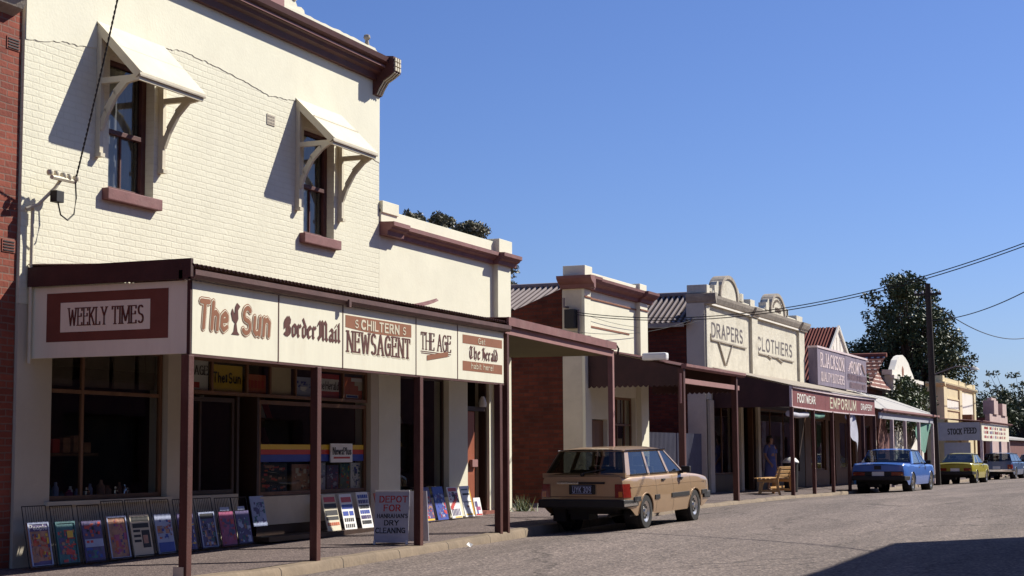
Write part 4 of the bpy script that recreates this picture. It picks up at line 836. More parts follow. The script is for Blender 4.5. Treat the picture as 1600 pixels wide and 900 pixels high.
# its verandah with the lettered fascia
t = VD = thing('emporium_verandah', 'long drapery verandah with a maroon lettered fascia and row of thin posts', 'verandah', (51.8, 10.6, .3))
m = MB(); m.corr((45.45, W-.01, 3.92), (12.7, 0, 0), (0, -2.32, -.56), .014, .12, 4); m.build('roof', 'stone_grey', t, smooth=60)
m = MB(); m.ext([(45.47, F+.03, 2.78), (45.47, W-.02, 2.78), (45.47, W-.02, 3.88), (45.47, F+.03, 3.35)], (.03, 0, 0)); m.build('end_panel', 'maroon_dark', t)
bd = [45.5, 46.9, 48.45, 49.95, 51.3, 52.75, 54.1, 55.35, 56.6, 58.02]; p = None
zt = lambda x: 3.30-.035*math.sin((x-45.5)/12.5*math.pi)
for a, b in zip(bd[:-1], bd[1:]):
    m = MB(); m.ext([(a+.008, F-.02, zt(a)-.50), (b-.008, F-.02, zt(b)-.50), (b-.008, F-.02, zt(b)), (a+.008, F-.02, zt(a))], (0, .03, 0)); q_ = m.build('sign_panel', 'sign_maroon', t); p = p or q_
m = MB()
for a, b in zip(bd[:-1], bd[1:]):
    m.ext([(a, F-.07, zt(a)+.0), (b, F-.07, zt(b)+.0), (b, F-.07, zt(b)+.07), (a, F-.07, zt(a)+.07)], (0, .09, 0)); m.ext([(a, F-.035, zt(a)-.535), (b, F-.035, zt(b)-.535), (b, F-.035, zt(b)-.50), (a, F-.035, zt(a)-.50)], (0, .06, 0))
m.box(45.47, 45.53, F-.04, F+.03, 2.78, 3.36); m.build('trim', 'faded_white', t)
L = MB(); z = F-.02
letters(L, 'FOOT', (46.22, z, 2.93), FX, .22, 1.0, nib=(.2,.16), gap=.16, off=.006); L.build('lettering', 'letter_white', p); L = MB(); letters(L, 'WEAR', (47.35, z, 2.93), FX, .20, 1.15, nib=(.2,.16), gap=.16, off=.006, slant=-.1); L.build('lettering', 'letter_white', p)
L = MB(); letters(L, 'EMPORIUM', (50.62, z, 2.875), FX, .29, 4.0, nib=(.22,.18), gap=.17, off=.006); L.build('lettering', 'hood_paint', p)
L = MB(); letters(L, 'DRAPERY', (55.5, z, 2.93), FX, .18, 2.0, nib=(.2,.16), gap=.16, off=.006)
L.build('lettering', 'letter_white', p)
verandah_posts(t, [(45.55, 2.78), (48.25, 2.76), (50.9, 2.76), (53.45, 2.76), (55.85, 2.76), (57.95, 2.78)], 2.78, .10)
for lab, xa, xb, zc, mt in (('rolled white canvas blind under the left end of the drapery verandah', 45.7, 47.95, 2.60, 'canvas_white'), ('rolled greenish canvas blind under the drapery verandah beside the white one', 48.45, 50.1, 2.62, 'canvas_green')):
    m = MB(); m.tube([(xa, F+.12, zc), ((xa+xb)/2, F+.12, zc-.03), (xb, F+.12, zc+.01)], .085, 10)
    solo(m, 'rolled_blind', mt, lab, 'blind', (xa, F+.12, zc), smooth=50)
m = MB()
def torn(u, v): return (53.55+1.5*u*(1-.0*v)+.25*v*u, F+.08+.05*math.sin(u*9+v*4), 2.74-(.95*u+.22)*v-.05*math.sin(u*14)*v)
m.grid(torn, 14, 10); solo(m, 'torn_blind', 'canvas_white', 'torn white canvas blind hanging from the drapery verandah', 'blind', (53.5, F+.08, 2.7), smooth=60)

# ------------------------------------------------------------------ butcher's shop, its board and the pale verandah
t = thing('gabled_shop', 'shop with steep red iron roof and cream boarded gable behind the purple sign board', 'shop building', (62, 13, 0))
MB().wall(57.1, 66.5, 0, 3.9, W, .2, [(58, 60.5, .9, 2.7), (61, 62.2, .3, 2.7), (63, 66, .9, 2.7)]).build('wall', 'wood_brown', t)
m = MB(); m.prof_y([(58.9, 3.2), (69.5, 3.2), (64.2, 6.27)], 12.98, 13.1); g = m.build('gable_wall', 'white_wall', t)
each('board_joint', 'cream_shade', g, [(x, x+.03, 12.965, 12.979, 5.0, 6.2-.58*abs(x-64.2)) for x in (62.68, 63.3, 63.92, 64.54, 65.16, 65.78)])
m = MB(); m.corr((64.2, 12.9, 6.33), (0, 13, 0), (-5.9, 0, -3.5), .03, .12, 6); m.corr((64.2, 12.9, 6.33), (0, 13, 0), (5.5, 0, -3.3), .03, .2, 4); rf = m.build('roof', 'iron_red_striped', t, smooth=70)
m = MB(); m.bar((64.2, 12.94, 6.34), (59.2, 12.94, 3.38), .07, .14); m.bar((64.2, 12.94, 6.34), (69.3, 12.94, 3.3), .07, .14); m.build('barge_board', 'white_wall', rf)
room(t, 57.4, 66.4, 12.97, 16, .2, 3.1)
for a, b in ((58, 60.5), (63, 66)): glazing(t, a+.02, b-.02, .9, 2.7, W+.06, mulls=((a+b)/2,), mat='wood_brown')
t = thing('butchers_sign', 'faded purple painted sign board standing above the verandah with white butcher lettering', 'sign board', (61.9, 12.4, 3.9))
yB = 12.33
for a, b in ((57.4, 62.2), (62.2, 66.4)):
    n = 4
    m = MB()
    for k in range(n):
        u, v = a+(b-a)*k/n, a+(b-a)*(k+1)/n; m.box(u+.008, v-.008, yB+rj.uniform(-.006, .006), yB+.05, 3.86, 5.14)
    m.build('board', 'sign_purple', t)
MB().box(57.3, 57.39, yB-.02, yB+.3, 3.85, 5.14).build('end_board', 'sign_purple', t)
MB().box(57.28, 66.55, yB-.03, yB+.32, 5.142, 5.21).build('capping', 'faded_white', t)
L = MB(); z = yB-.008
letters(L, 'R.JACKSON', (57.9, z, 4.52), FX, .46, 4.0, nib=(.2,.1), serif=.08, gap=.14); L.build('lettering', 'faded_white', t); L = MB(); letters(L, 'QUALITY BUTCHERS', (57.9, z, 4.02), FX, .30, 4.0, nib=(.2,.12), gap=.16)
L.build('lettering', 'faded_white', t); L = MB()
letters(L, "BOW'S", (63.35, z, 4.52), FX, .42, 1.9, nib=(.2,.1), serif=.08, gap=.14)
for k in range(4):
    L.bar((62.65+k*.1, z-.006, 4.55+k*.09), (63.2+k*.05, z-.006, 4.78+k*.05), .06, .004); L.bar((66.05-k*.1, z-.006, 4.55+k*.09), (65.5-k*.05, z-.006, 4.78+k*.05), .06, .004)
for (xa, xb, zz) in ((62.6, 66.2, 4.24), (62.95, 66.05, 3.94)):          # weathered lines, no longer legible
    k = xa
    while k < xb:
        wq = rj.uniform(.12, .2); h_ = .22
        L.bar((k, z-.006, zz), (k, z-.006, zz+h_), .07, .004)
        if rj.random() < .7: L.bar((k+wq*.5, z-.007, zz+rj.choice((.02, .11, .2))), (k+wq*.95, z-.007, zz+rj.choice((.02, .11, .2))), .004, .045)
        k += wq+(.16 if rj.random() < .12 else .03)
L.build('lettering', 'faded_white', t)
t = thing('pale_verandah', 'verandah with pale iron roof and white posts behind the blue sedan', 'verandah', (65, 10.6, .2))
m = MB(); m.corr((58.12, 12.72, 3.88), (14.2, 0, 0), (0, -2.28, -.86), .016, .15, 4); m.build('roof', 'iron_pale', t, smooth=60)
MB().prof_x([(F-.10,2.94),(F-.15,2.98),(F-.15,3.05),(F-.02,3.05),(F-.02,2.94)], 59.0, 72.3).build('gutter', 'maroon_pink', t)
MB().box(58.9, 71.6, F-.02, F+.03, 2.70, 2.92).build('fascia', 'grey_board', t)
verandah_posts(t, [(61.4, 2.7), (64.2, 2.7), (67.5, 2.7), (71.05, 2.7)], 2.7, .12, 'faded_white')
m = MB(); m.grid(lambda u, v: (67.6+3.3*u-.4*v*(1-u), F+.06+.06*math.sin(5*u+3*v), 2.68-(.25+.95*math.sin(math.pi*min(1, u*.85+.12)))*v), 14, 8)
solo(m, 'green_blind', 'canvas_green', 'sagging green canvas blind between the last white posts of the pale verandah', 'blind', (67.6, F, 2.6), smooth=60)
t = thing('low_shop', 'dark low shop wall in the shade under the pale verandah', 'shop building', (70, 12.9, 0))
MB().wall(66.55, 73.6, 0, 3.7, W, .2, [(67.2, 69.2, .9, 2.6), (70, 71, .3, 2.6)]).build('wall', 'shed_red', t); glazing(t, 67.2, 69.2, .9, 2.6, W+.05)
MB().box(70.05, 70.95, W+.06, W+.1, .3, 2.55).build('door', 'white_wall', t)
# tiled roof and small shop with a curved pediment
mk_brick('tile_roof', (0.66, 0.55, 0.48), (0.52, 0.40, 0.34), (0.17, 0.05, 0.035), axis='y', bw=.26, bh=.2, ms=.085, bump=.8, dist=.03, var=.25)
mk_brick('tile_roof_front', (0.66, 0.55, 0.48), (0.52, 0.40, 0.34), (0.17, 0.05, 0.035), axis='x', bw=1.3, bh=.2, ms=.085, bump=.8, dist=.03, var=.25)
t = thing('pediment_shop', 'small white shop with curved pediment and terracotta tiled side roof behind the bushes', 'shop building', (78, 13, 0))
m = MB(); m.prof_y([(75.4,0),(83.4,0),(83.4,4.95),(81.9,4.98),(81.4,5.25),(80.9,5.42),(80.3,5.72),(79.5,5.92),(78.7,6.02),(77.9,5.92),(77.2,5.72),(76.7,5.42),(76.3,5.2),(75.9,4.98),(75.4,4.95)], 12.92, 13.2); m.build('wall', 'white_wall', t)
MB().box(75.42, 75.7, 13.2, 14.4, 0, 4.9).build('return_wall', 'grey_board', t)
m = MB(); m.box(75.2, 83.6, 12.74, 12.92, 4.80, 4.96); m.box(75.35, 75.8, 12.8, 12.92, 0, 4.8); m.box(82.9, 83.4, 12.8, 12.92, 0, 4.8); m.box(75.3, 75.85, 12.84, 13.3, 4.97, 5.2); m.build('cornice', 'white_wall', t)
m = MB(); m.lathe([(0,-.02),(.22,-.02),(.26,.0),(0,.0)], (78.6, 12.92, 5.25), axis='y', n=14); m.build('roundel', 'sign_brown', t)
m = MB(); m.grid(lambda u, v: (74.4-3.9*u, 12.95+8*v, 5.76-1.5*u+.03*math.sin(u*60)), 40, 2); m.grid(lambda u, v: (74.4+3.9*u, 13.5+8*v, 5.76-1.5*u), 4, 2); rf = m.build('roof', 'tile_roof', t)
MB().tube([(74.4, 12.9, 5.8), (74.4, 21, 5.8)], .1, 8).build('ridge_cap', 'tile_red', rf)
m = MB(); m.quad((74.4, 13.9, 5.74), (70.4, 12.9, 4.26), (75.2, 12.88, 4.26), (75.2, 13.7, 5.5)); m.build('hip', 'tile_roof_front', rf)
MB().box(70.8, 75.3, 13.3, 13.5, 0, 4.25).build('side_wall', 'shed_red', t)
# ------------------------------------------------------------------ yellow stock feed shop
t = thing('yellow_shop', 'pale yellow parapet shop with two recessed panels beyond the power pole', 'shop building', (96, 12.9, 0))
MB().box(89.9, 103, W, W+.3, 0, 5.2).build('wall', 'yellow_wall', t); MB().box(89.8, 90.1, W+.3, 13.6, 0, 5.2).build('return_wall', 'yellow_wall', t)
MB().box(90.1, 103, W+.3, 24, 0, 4.5).build('side_wall', 'red_brick_side', t)
m = MB(); m.prof_x([(W,4.98),(W-.05,5.0),(W-.15,5.12),(W-.17,5.2),(W,5.22)], 89.6, 103.4); m.ext([(89.9,W-.2,4.95),(89.8,W-.2,4.97),(89.5,W-.2,5.12),(89.5,W-.2,5.2),(89.9,W-.2,5.22)], (0, 1.0, 0)); m.build('cornice', 'yellow_wall', t)
m = MB(); m.box(89.85, 103, W-.03, W+.25, 5.22, 5.46); m.box(89.8, 90.5, W-.06, W+.5, 5.22, 5.54); m.box(96.1, 96.9, W-.06, W+.3, 5.22, 5.50); m.box(102.3, 103.1, W-.06, W+.3, 5.22, 5.5); m.build('parapet', 'yellow_wall', t)
each('pilaster', 'yellow_wall', t, [(a, b, W-.09, W, 0, 4.95) for a, b in ((89.9, 91.0), (96.0, 97.0), (102.2, 103))])
each('string_course', 'yellow_wall', t, [(91, 96, W-.06, W, 4.35, 4.42), (91, 96, W-.06, W, 3.75, 3.82)])
MB().box(97.05, 102.1, W-.02, W-.001, 3.4, 4.85).build('blank_panel', 'white_wall', t)
MB().box(91.05, 95.95, W-.02, W-.001, 3.85, 4.33).build('blank_panel', 'white_wall', t)
m = MB(); m.box(91.6, 92.3, 11.5, 12.0, 3.1, 3.5); solo(m, 'roof_tank', 'wood_brown', 'small brown box standing on the stock feed verandah roof', 'roof box', (92, 11.8, 3.1))
t = thing('stock_feed_verandah', 'verandah with a grey lettered end board and bright painted front boards', 'verandah', (94, 10.6, .1))
m = MB(); m.corr((87.3, W-.1, 3.25), (13.6, 0, 0), (0, -2.3, -.18), .016, .15, 4); m.build('roof', 'maroon_pink', t)
MB().prof_x([(F-.08,3.0),(F-.14,3.03),(F-.14,3.1),(F-.0,3.1),(F-.0,3.0)], 87.3, 100.9).build('gutter', 'maroon_pink', t)
p = MB().box(87.38, 87.44, F+.05, W-.05, 2.1, 3.02).build('sign_panel', 'grey_board', t)
L = MB(); letters(L, 'STOCK', (87.38, 12.18, 2.42), FY, .27, .68, nib=(.22,.13), serif=.1, gap=.14, off=.006); L.build('lettering', 'black', p); L = MB(); letters(L, 'FEED', (87.38, 11.36, 2.46), FY, .27, .58, nib=(.22,.13), serif=.1, gap=.14, off=.006)
L.build('lettering', 'black', p)
rp = random.Random(8); L = MB().box(87.42, 99.9, F-.03, F+.03, 2.08, 2.98); xx = 88.2
for wd in (2.2, 2.0, 1.9, 1.9, 1.3):      # faded product panels, not legible
    for (zz, hh) in ((2.68, .16), (2.45, .17), (2.22, .16)):
        k = xx+.1
        while k < xx+wd-.25:
            s = rp.uniform(.12, .2)
            if rp.random() < .85: flat(L, (k, F-.03, zz), FX, s*.7, hh*rp.uniform(.7, 1), off=.005, mi=rp.choice((1, 1, 2, 3)))
            k += s
    xx += wd+.25
L.build('sign_panel', ['sign_cream', 'red_paint', 'pale_blue', 'sign_dark'], t)
verandah_posts(t, [(87.45, 2.1), (91.5, 2.1), (95.7, 2.1), (99.8, 2.1)], 2.1, .14, 'faded_white')
MB().box(87.5, 87.58, 11.1, 12.4, zf(87, 12), 2.0).build('screen', 'grey_board', t)
t = thing('stepped_shop', 'pinkish far shop with a stepped castle like parapet', 'shop building', (115, 13, 0))
m = MB(); m.box(110.5, 120.8, W, W+.3, 0, 3.95); m.box(112.2, 114.4, W-.1, W+.6, 3.95, 4.85); m.box(114.4, 117.0, W+.3, W+.6, 3.95, 5.1); m.box(117.0, 119.4, W-.1, W+.6, 3.95, 4.75); m.build('wall', 'pink_wall', t)
MB().box(110.6, 120.7, W+.3, 26, 0, 3.7).build('side_wall', 'shed_red', t)
t = thing('flat_roofed_house', 'dark house with a white roof edge between the yellow and stepped shops', 'house', (106, 16, 0))
MB().box(104, 112, 15, 22, 0, 4.6).build('wall', 'shed_red', t); MB().box(103.6, 112.4, 14.7, 22, 4.62, 4.8).build('roof', 'iron_pale', t)
t = thing('red_shed', 'low dark red shed with a white roof edge at the far right', 'shed', (138, 14, 0))
MB().box(126, 152, 13.6, 22, -.3, 2.35).build('wall', 'shed_red', t); MB().ext([(125.6, 13.3, 2.38), (152.4, 13.3, 2.38), (152.4, 22, 3.6), (125.6, 22, 3.6)], (0, 0, .14)).build('roof', 'iron_pale', t)
# ------------------------------------------------------------------ the opposite side of the street (out of frame, it shades the road and shows in the glass)
t = thing('opposite_hall', 'tall brick hall across the street whose roof shades the road at the lower right', 'building', (21, -1.5, 0))
MB().wall(5, 29.9, 0, 7.4, -1.4, .3, [(8, 10.5, 1, 3.2), (13, 14.6, .2, 3.2), (18, 20.5, 1, 3.2), (24, 26.5, 1, 3.2)]).build('wall', 'shed_red', t)
m = MB(); m.ext([(5, -1.41, 0), (5, -10, 0), (5, -10, 7.2), (5, -6, 9.4), (5, -1.41, 7.4)], (.3, 0, 0)); m.ext([(29.55, -1.41, 0), (29.55, -10, 0), (29.55, -10, 7.2), (29.55, -6, 9.4), (29.55, -1.41, 7.4)], (.3, 0, 0)); m.build('side_wall', 'red_brick_side', t)
m = MB(); m.corr((4.8, -1.3, 7.42), (25.1, 0, 0), (0, -5.0, 2.1), .02, .2, 4); m.corr((4.8, -6.3, 9.52), (25.1, 0, 0), (0, -5, -2.1), .02, .2, 4); m.build('roof', 'iron_grey', t)
for a, b in ((8, 10.5), (18, 20.5), (24, 26.5)): MB().box(a, b, -1.3, -1.25, 1, 3.2).build('window', 'interior_mid', t)
MB().box(13, 14.6, -1.3, -1.25, .2, 3.2).build('door', 'door_red', t)
for nm, lab, xa, xb, h in (('added_store', 'unseen long brick store added across from the drapery to darken its glass', 34, 84, 6.4), ('added_barn', 'unseen long brick barn added at the far end to darken the shop glass', 88, 175, 6.0)):  # unseen rows added and raised to darken reflections in the shop glass
    t = thing(nm, lab, 'building', ((xa+xb)/2, -3.5, 0)); ws = [x for x in range(int(xa)+3, int(xb)-6, 9)]
    MB().wall(xa, xb, -.6, h, -3.0, .3, [(x, x+4, .8, 2.7) for x in ws]).build('wall', 'shed_red', t)
    for x in ws: MB().box(x, x+4, -3.25, -3.2, .8, 2.7).build('window', 'interior_mid', t)
    m = MB(); m.corr((xa-.4, -2.75, h), (xb-xa+.8, 0, 0), (0, -6, 1.8), .02, .25, 4); m.build('roof', 'iron_grey', t)
    MB().box(xa, xb, -9, -8.7, -.6, h+1.7).build('back_wall', 'red_brick', t)
# ------------------------------------------------------------------ cars
def cyl_y(m, x, z, r, y0, y1, n=20, mi=0): m.lathe([(0,y0),(r,y0),(r,y1),(0,y1)], (x,0,z), 'y', n, mi)
def make_car(label, cat, paint, pos, rot, L, Wd, H, belt, deck, hoodz, wr, xw, glass, pillars, tail, plate='', wagon=False, front_lo=.62, rear_lo=.62, rim='alloy'):
    """local x runs forward from the rear face, y to the left, z up from the road.
    glass = (xb rear base, xr roof rear, xf roof front, xs windscreen base); pillars = [(x bottom, x top, width)]"""
    t = thing('parked_car', label, cat, (0, 0, 0)); HW = Wd/2
    xb, xr, xf, xs = glass; tum = .155
    def half(z): return HW*(.885+.115*math.sin(math.pi*min(1, max(0, (z-.02)/(belt*1.16)))))
    def plan(x): return 1-.075*max(0, 1-x/.35)**2-.10*max(0, 1-(L-x)/.75)**2
    def ztop(x):
        if x < xb: u = min(1, x/.10); return (deck-.05*(1-u)) if not wagon else belt
        if x < xs: return belt
        u = (x-xs)/(L-xs); return belt-.02-(belt-.02-hoodz)*u**1.6-(.05*max(0, (u-.93)/.07)**2)
    ar = wr+.045
    def zbot(x):
        z = .25
        for c in xw:
            if abs(x-c) < ar: z = max(z, wr-.02+math.sqrt(ar*ar-(x-c)**2))
        if x > L-.55: z = max(z, .25+.12*((x-L+.55)/.55))
        if x < .45: z = max(z, .25+.15*min(1, (1-x/.45)*1.5))
        return z
    xs_ = sorted({0, .02, .06, *[L*i/46 for i in range(47)], L-.02, *[c+ar*math.cos(R(a))*s for c in xw for a in range(0, 91, 9) for s in (-1, 1)]})
    nr = 9; body = MB(); bt = []
    def sec(x):
        zt, zb = ztop(x), zbot(x); p = []
        for j in range(nr+1):
            z = zb+(zt-.035-zb)*j/nr; crease = .010 if abs(z-belt*.80) < .03 else 0
            p.append((x, half(z)*plan(x)+crease*0, z))
        p.append((x, half(zt)*plan(x)-.018, zt-.008)); p.append((x, half(zt)*plan(x)-.055, zt)); return p
    S = [sec(x) for x in xs_]; n = len(S[0])
    for sgn in (1, -1): body.add([(x, sgn*y, z) for s in S for x, y, z in s], [(i*n+j, (i+1)*n+j, (i+1)*n+j+1, i*n+j+1) for i in range(len(S)-1) for j in range(n-1)])
    for i in range(len(S)-1):                     # bonnet and boot lid
        if xb-.02 <= (xs_[i]+xs_[i+1])/2 <= xs-.02 or (wagon and xs_[i] < xb): continue
        a, b = S[i][-1], S[i+1][-1]; cr = .035; P = lambda q, u: (q[0], q[1]*u, q[2]+cr*(1-u*u))
        us = [1, .6, .2, -.2, -.6, -1]
        for u, v in zip(us[:-1], us[1:]): body.quad(P(a,u), P(b,u), P(b,v), P(a,v))
    for s in (S[0], S[-1]): body.add([(x, y, z) for x, y, z in s]+[(x, -y, z) for x, y, z in s[::-1]], [tuple(range(2*n))])
    bo = body.build('body', paint, t, smooth=38)
    # greenhouse
    yb_, yt_ = HW-.055, HW-.055-tum; zr = H-.05
    Y = lambda z: yb_+(yt_-yb_)*(z-belt)/(zr-belt)
    ro = MB()
    def rf(u, v):
        x = xr+(xf-xr)*u; k = 2*v-1; e = min(1, min(u, 1-u)/.12)
        return (x, (yt_+.012)*k, zr-.012+.062*(1-abs(k)**3.2)*(.45+.55*e))
    ro.grid(rf, 14, 10)
    for s in (1, -1): ro.ext([(xr, s*(yt_+.012), zr-.035), (xf, s*(yt_+.012), zr-.035), (xf, s*(yt_+.010), zr-.013), (xr, s*(yt_+.010), zr-.013)], (0, -s*.05, 0))
    for x in (xr, xf): ro.ext([(x-.02, yt_, zr-.03), (x+.02, yt_, zr-.03), (x+.02, yt_, zr-.014), (x-.02, yt_, zr-.014)], (0, -2*yt_, 0))
    rfo = ro.build('roof', paint, t, smooth=40)
    for s in (1, -1): MB().bar((xr+.02, s*(yt_+.018), zr-.012), (xf-.02, s*(yt_+.018), zr-.012), .016, .02).build('drip_rail', 'chrome', rfo)
    pl = MB()
    for s in (1, -1):
        for a, b, wd in pillars:
            pl.ext([(a-wd/2, s*yb_, belt-.01), (a+wd/2, s*yb_, belt-.01), (b+wd*.4, s*yt_, zr-.02), (b-wd*.4, s*yt_, zr-.02)], (0, -s*.045, 0))
        pl.ext([(xb, s*yb_, belt-.02), (xs, s*yb_, belt-.02), (xs, s*(yb_-.006), belt+.025), (xb, s*(yb_-.006), belt+.025)], (0, -s*.05, 0))
    zb0 = belt+.03 if wagon else deck
    pl.ext([(xb-.01, yb_, zb0-.04), (xb+.05, yb_, zb0-.04), (xb+.05, yb_, zb0+.03), (xb-.01, yb_, zb0+.03)], (0, -2*yb_, 0))
    pl.build('pillars', paint, t)
    gl = MB(); gi = .014
    for a, b in zip(pillars[:-1], pillars[1:]):
        for s in (1, -1):
            q = MB(); q.quad((a[0], s*(yb_-gi), belt), (b[0], s*(yb_-gi), belt), (b[1], s*(yt_-gi), zr), (a[1], s*(yt_-gi), zr)); q.build('side_window', 'car_glass', t)
            k = MB(); k.bar((a[0]+a[2]*.5, s*(yb_+.004), belt+.028), (b[0]-b[2]*.5, s*(yb_+.004), belt+.028), .012, .016); k.build('window_seal', 'black', t)
    q = MB(); q.grid(lambda u, v: (xb+(xr-xb)*v-.05*(1-(2*u-1)**2)*(1-v), (2*u-1)*(yb_-.04+(yt_-yb_)*v), zb0+(zr-zb0)*v), 8, 4); q.build('rear_window', 'car_glass', t, smooth=60)
    q = MB(); q.grid(lambda u, v: (xs+(xf-xs)*v+.08*(1-(2*u-1)**2)*(1-v), (2*u-1)*(yb_-.04+(yt_-yb_)*v), belt+(zr-belt)*v), 8, 4); q.build('windscreen', 'car_glass', t, smooth=60)
    # underside, interior
    u = MB(); u.box(.45, L-.35, -(HW-.36), HW-.36, .27, .55); u.box(.12, .5, -(HW-.2), HW-.2, .36, .55)
    for c in xw: [u.lathe([(ar,s*(HW-.05)),(ar,s*(HW-.3))], (c, 0, wr-.02), 'y', 24) for s in (1, -1)]
    u.box(xb+.1, xs, -HW+.12, HW-.12, .55, .57); u.box(.5, .9, .1, .45, .17, .3); u.tube([(.05, -.45, .26), (.9, -.4, .27)], .03, 8); u.build('underbody', 'black', t)
    st = MB(); fs = xs-1.15
    for s in (1, -1):
        st.box(fs-.1, fs+.4, s*.37-.25, s*.37+.25, .5, .72); st.ext([(fs-.12, s*.37-.25, .6), (fs, s*.37-.25, .6), (fs-.10, s*.37-.22, 1.06), (fs-.2, s*.37-.22, 1.06)], (0, .48, 0)); st.box(fs-.22, fs-.13, s*.37-.13, s*.37+.13, 1.08, min(1.24, H-.14))
    rs = fs-.85; st.box(rs, rs+.45, -HW+.22, HW-.22, .5, .70); st.ext([(rs-.12, -HW+.22, .6), (rs, -HW+.22, .6), (rs-.14, -HW+.22, 1.02), (rs-.24, -HW+.22, 1.02)], (0, 2*HW-.44, 0))
    st.box(xs-.35, xs-.05, -HW+.15, HW-.15, .7, belt-.02); st.build('seats', 'upholstery', t, bevel=.02)
    # wheels
    for c in xw:
        for s in (1, -1):
            y0 = s*(HW-.10); tw = .085
            m = MB(); m.lathe([(wr*.62, -tw), (wr*.93, -tw), (wr, -tw*.7), (wr, tw*.7), (wr*.93, tw), (wr*.62, tw)], (c, y0, wr), 'y', 32); ty = m.build('wheel', 'rubber', t, smooth=45)
            o = tw*.55*s; m = MB(); m.lathe([(0, .02*s), (wr*.16, .03*s), (wr*.2, -.01*s), (wr*.45, .0), (wr*.55, .025*s), (wr*.62, .03*s), (wr*.66, -.03*s)], (c, y0+o, wr), 'y', 32)
            rm = m.build('rim', rim, ty, smooth=40); h = MB()
            for k in range(10):
                a = k*2*math.pi/10; h.lathe([(0, .007*s), (wr*.075, .007*s), (wr*.08, -.02*s)], (c+wr*.36*math.cos(a), y0+o, wr+wr*.36*math.sin(a)), 'y', 8)
            h.build('slot', 'black', rm)
    # bumpers, lights, trim
    zb = .47; b = MB(); hw = HW*.97
    b.ext([(-.09, -hw, zb-.07), (-.09, hw, zb-.07), (-.09, hw, zb+.07), (-.09, -hw, zb+.07)], (.10, 0, 0))
    for s in (1, -1): b.ext([(-.09, s*(HW-.03), zb-.07), (.48, s*(HW+.022), zb-.055), (.48, s*(HW+.022), zb+.055), (-.09, s*(HW-.03), zb+.07)], (0, -s*.05, 0))
    b.build('bumper', tail['bumper'], t, bevel=.02)
    b = MB(); b.box(L-.02, L+.09, -HW*.92, HW*.92, zb-.07, zb+.07)
    for s in (1, -1): b.ext([(L+.09, s*HW*.92, zb-.07), (L-.5, s*(HW+.02), zb-.05), (L-.5, s*(HW+.02), zb+.05), (L+.09, s*HW*.92, zb+.07)], (0, -s*.05, 0))
    b.build('bumper', tail['bumper'], t, bevel=.02)
    if tail.get('over'):
        b = MB()
        for s in (1, -1): b.ext([(-.08, s*(HW-.018), zb-.045), (.40, s*(HW+.028), zb-.04), (.40, s*(HW+.028), zb+.0), (-.08, s*(HW-.018), zb-.0)], (0, -s*.02, 0))
        b.build('bumper_strip', 'chrome', t)
    l0, l1, lz0, lz1, wrap = tail['lamp']
    for s in (1, -1):
        y0, y1 = sorted((s*l0, s*l1)); m = MB()
        m.box(-.022, .03, y0, y1, lz0, lz1)
        if wrap:
            xs2 = [-.022, 0, .04, .09, .14, wrap]; yy_ = lambda x, z: s*(half(z)*plan(max(0, x))+.006)
            for u0, u1 in zip(xs2[:-1], xs2[1:]): m.quad((u0, yy_(u0, lz0), lz0), (u1, yy_(u1, lz0), lz0), (u1, yy_(u1, lz1), lz1), (u0, yy_(u0, lz1), lz1))
            m.quad((-.022, s*l1, lz0), (-.022, yy_(0, lz0), lz0), (-.022, yy_(0, lz1), lz1), (-.022, s*l1, lz1))
        la = m.build('tail_light', 'lamp_red', t, bevel=.006)
        a0, a1 = (y1-.07, y1) if s > 0 else (y0, y0+.07)
        m = MB(); m.box(-.026, -.0225, a0, a1, lz0+.01, lz0+(lz1-lz0)*.45); m.build('indicator', 'lamp_amber', la)
        m = MB(); m.box(L-.06, L+.012, s*(HW*.62)-.16, s*(HW*.62)+.16, .60, .74)
        m.ext([(L+.01, s*(HW*.62+.16), .60), (L-.22, s*HW*.955, .60), (L-.22, s*HW*.955, .74), (L+.01, s*(HW*.62+.16), .74)], (0, -s*.05, 0)); m.build('headlight', 'lamp_clear', t, bevel=.008)
        m = MB(); m.box(xs-.36, xs-.28, *sorted((s*(HW-.03), s*(HW+.14))), belt+.0, belt+.115); m.box(xs-.34, xs-.30, *sorted((s*(HW-.1), s*(HW))), belt-.02, belt+.03); m.build('mirror', 'black', t, bevel=.015)
        for xh in tail['handles']:
            m = MB(); m.box(xh, xh+.15, *sorted((s*(HW-.035), s*(HW-.002))), belt-.115, belt-.085); m.build('door_handle', tail.get('hmat', 'black'), t, bevel=.006)
        for x0, x1 in tail['strip']:
            m = MB(); yy = half(.53)+.003; m.box(x0, x1, *sorted((s*(yy-.02), s*(yy+.012))), .495, .575); m.build('side_strip', tail.get('smat', 'black'), t, bevel=.006)
        m = MB()
        for xj in tail['joints']:
            for j in range(7):
                za, zc = .28+(belt-.32)*j/7, .28+(belt-.32)*(j+1)/7; 
                if any((xj-c)**2+(za-wr)**2 < (ar+.02)**2 for c in xw): continue
                m.quad((xj-.004, s*(half(za)+.0015), za), (xj+.004, s*(half(za)+.0015), za), (xj+.004, s*(half(zc)+.0015), zc), (xj-.004, s*(half(zc)+.0015), zc))
        zc = belt*.80
        if tail.get('crease'): MB().box(.2, L-.35, *sorted((s*(half(zc)-.01), s*(half(zc)+.004))), zc-.007, zc+.007).build('crease', tail['crease'], t)
        if m.v: m.build('panel_gap', 'black', t)
    pz = tail['plate_z']
    m = MB(); m.box(-.034, -.022, -.19, .19, pz-.07, pz+.07); p = m.build('number_plate', 'plate_dark' if plate else 'white_paint', t)
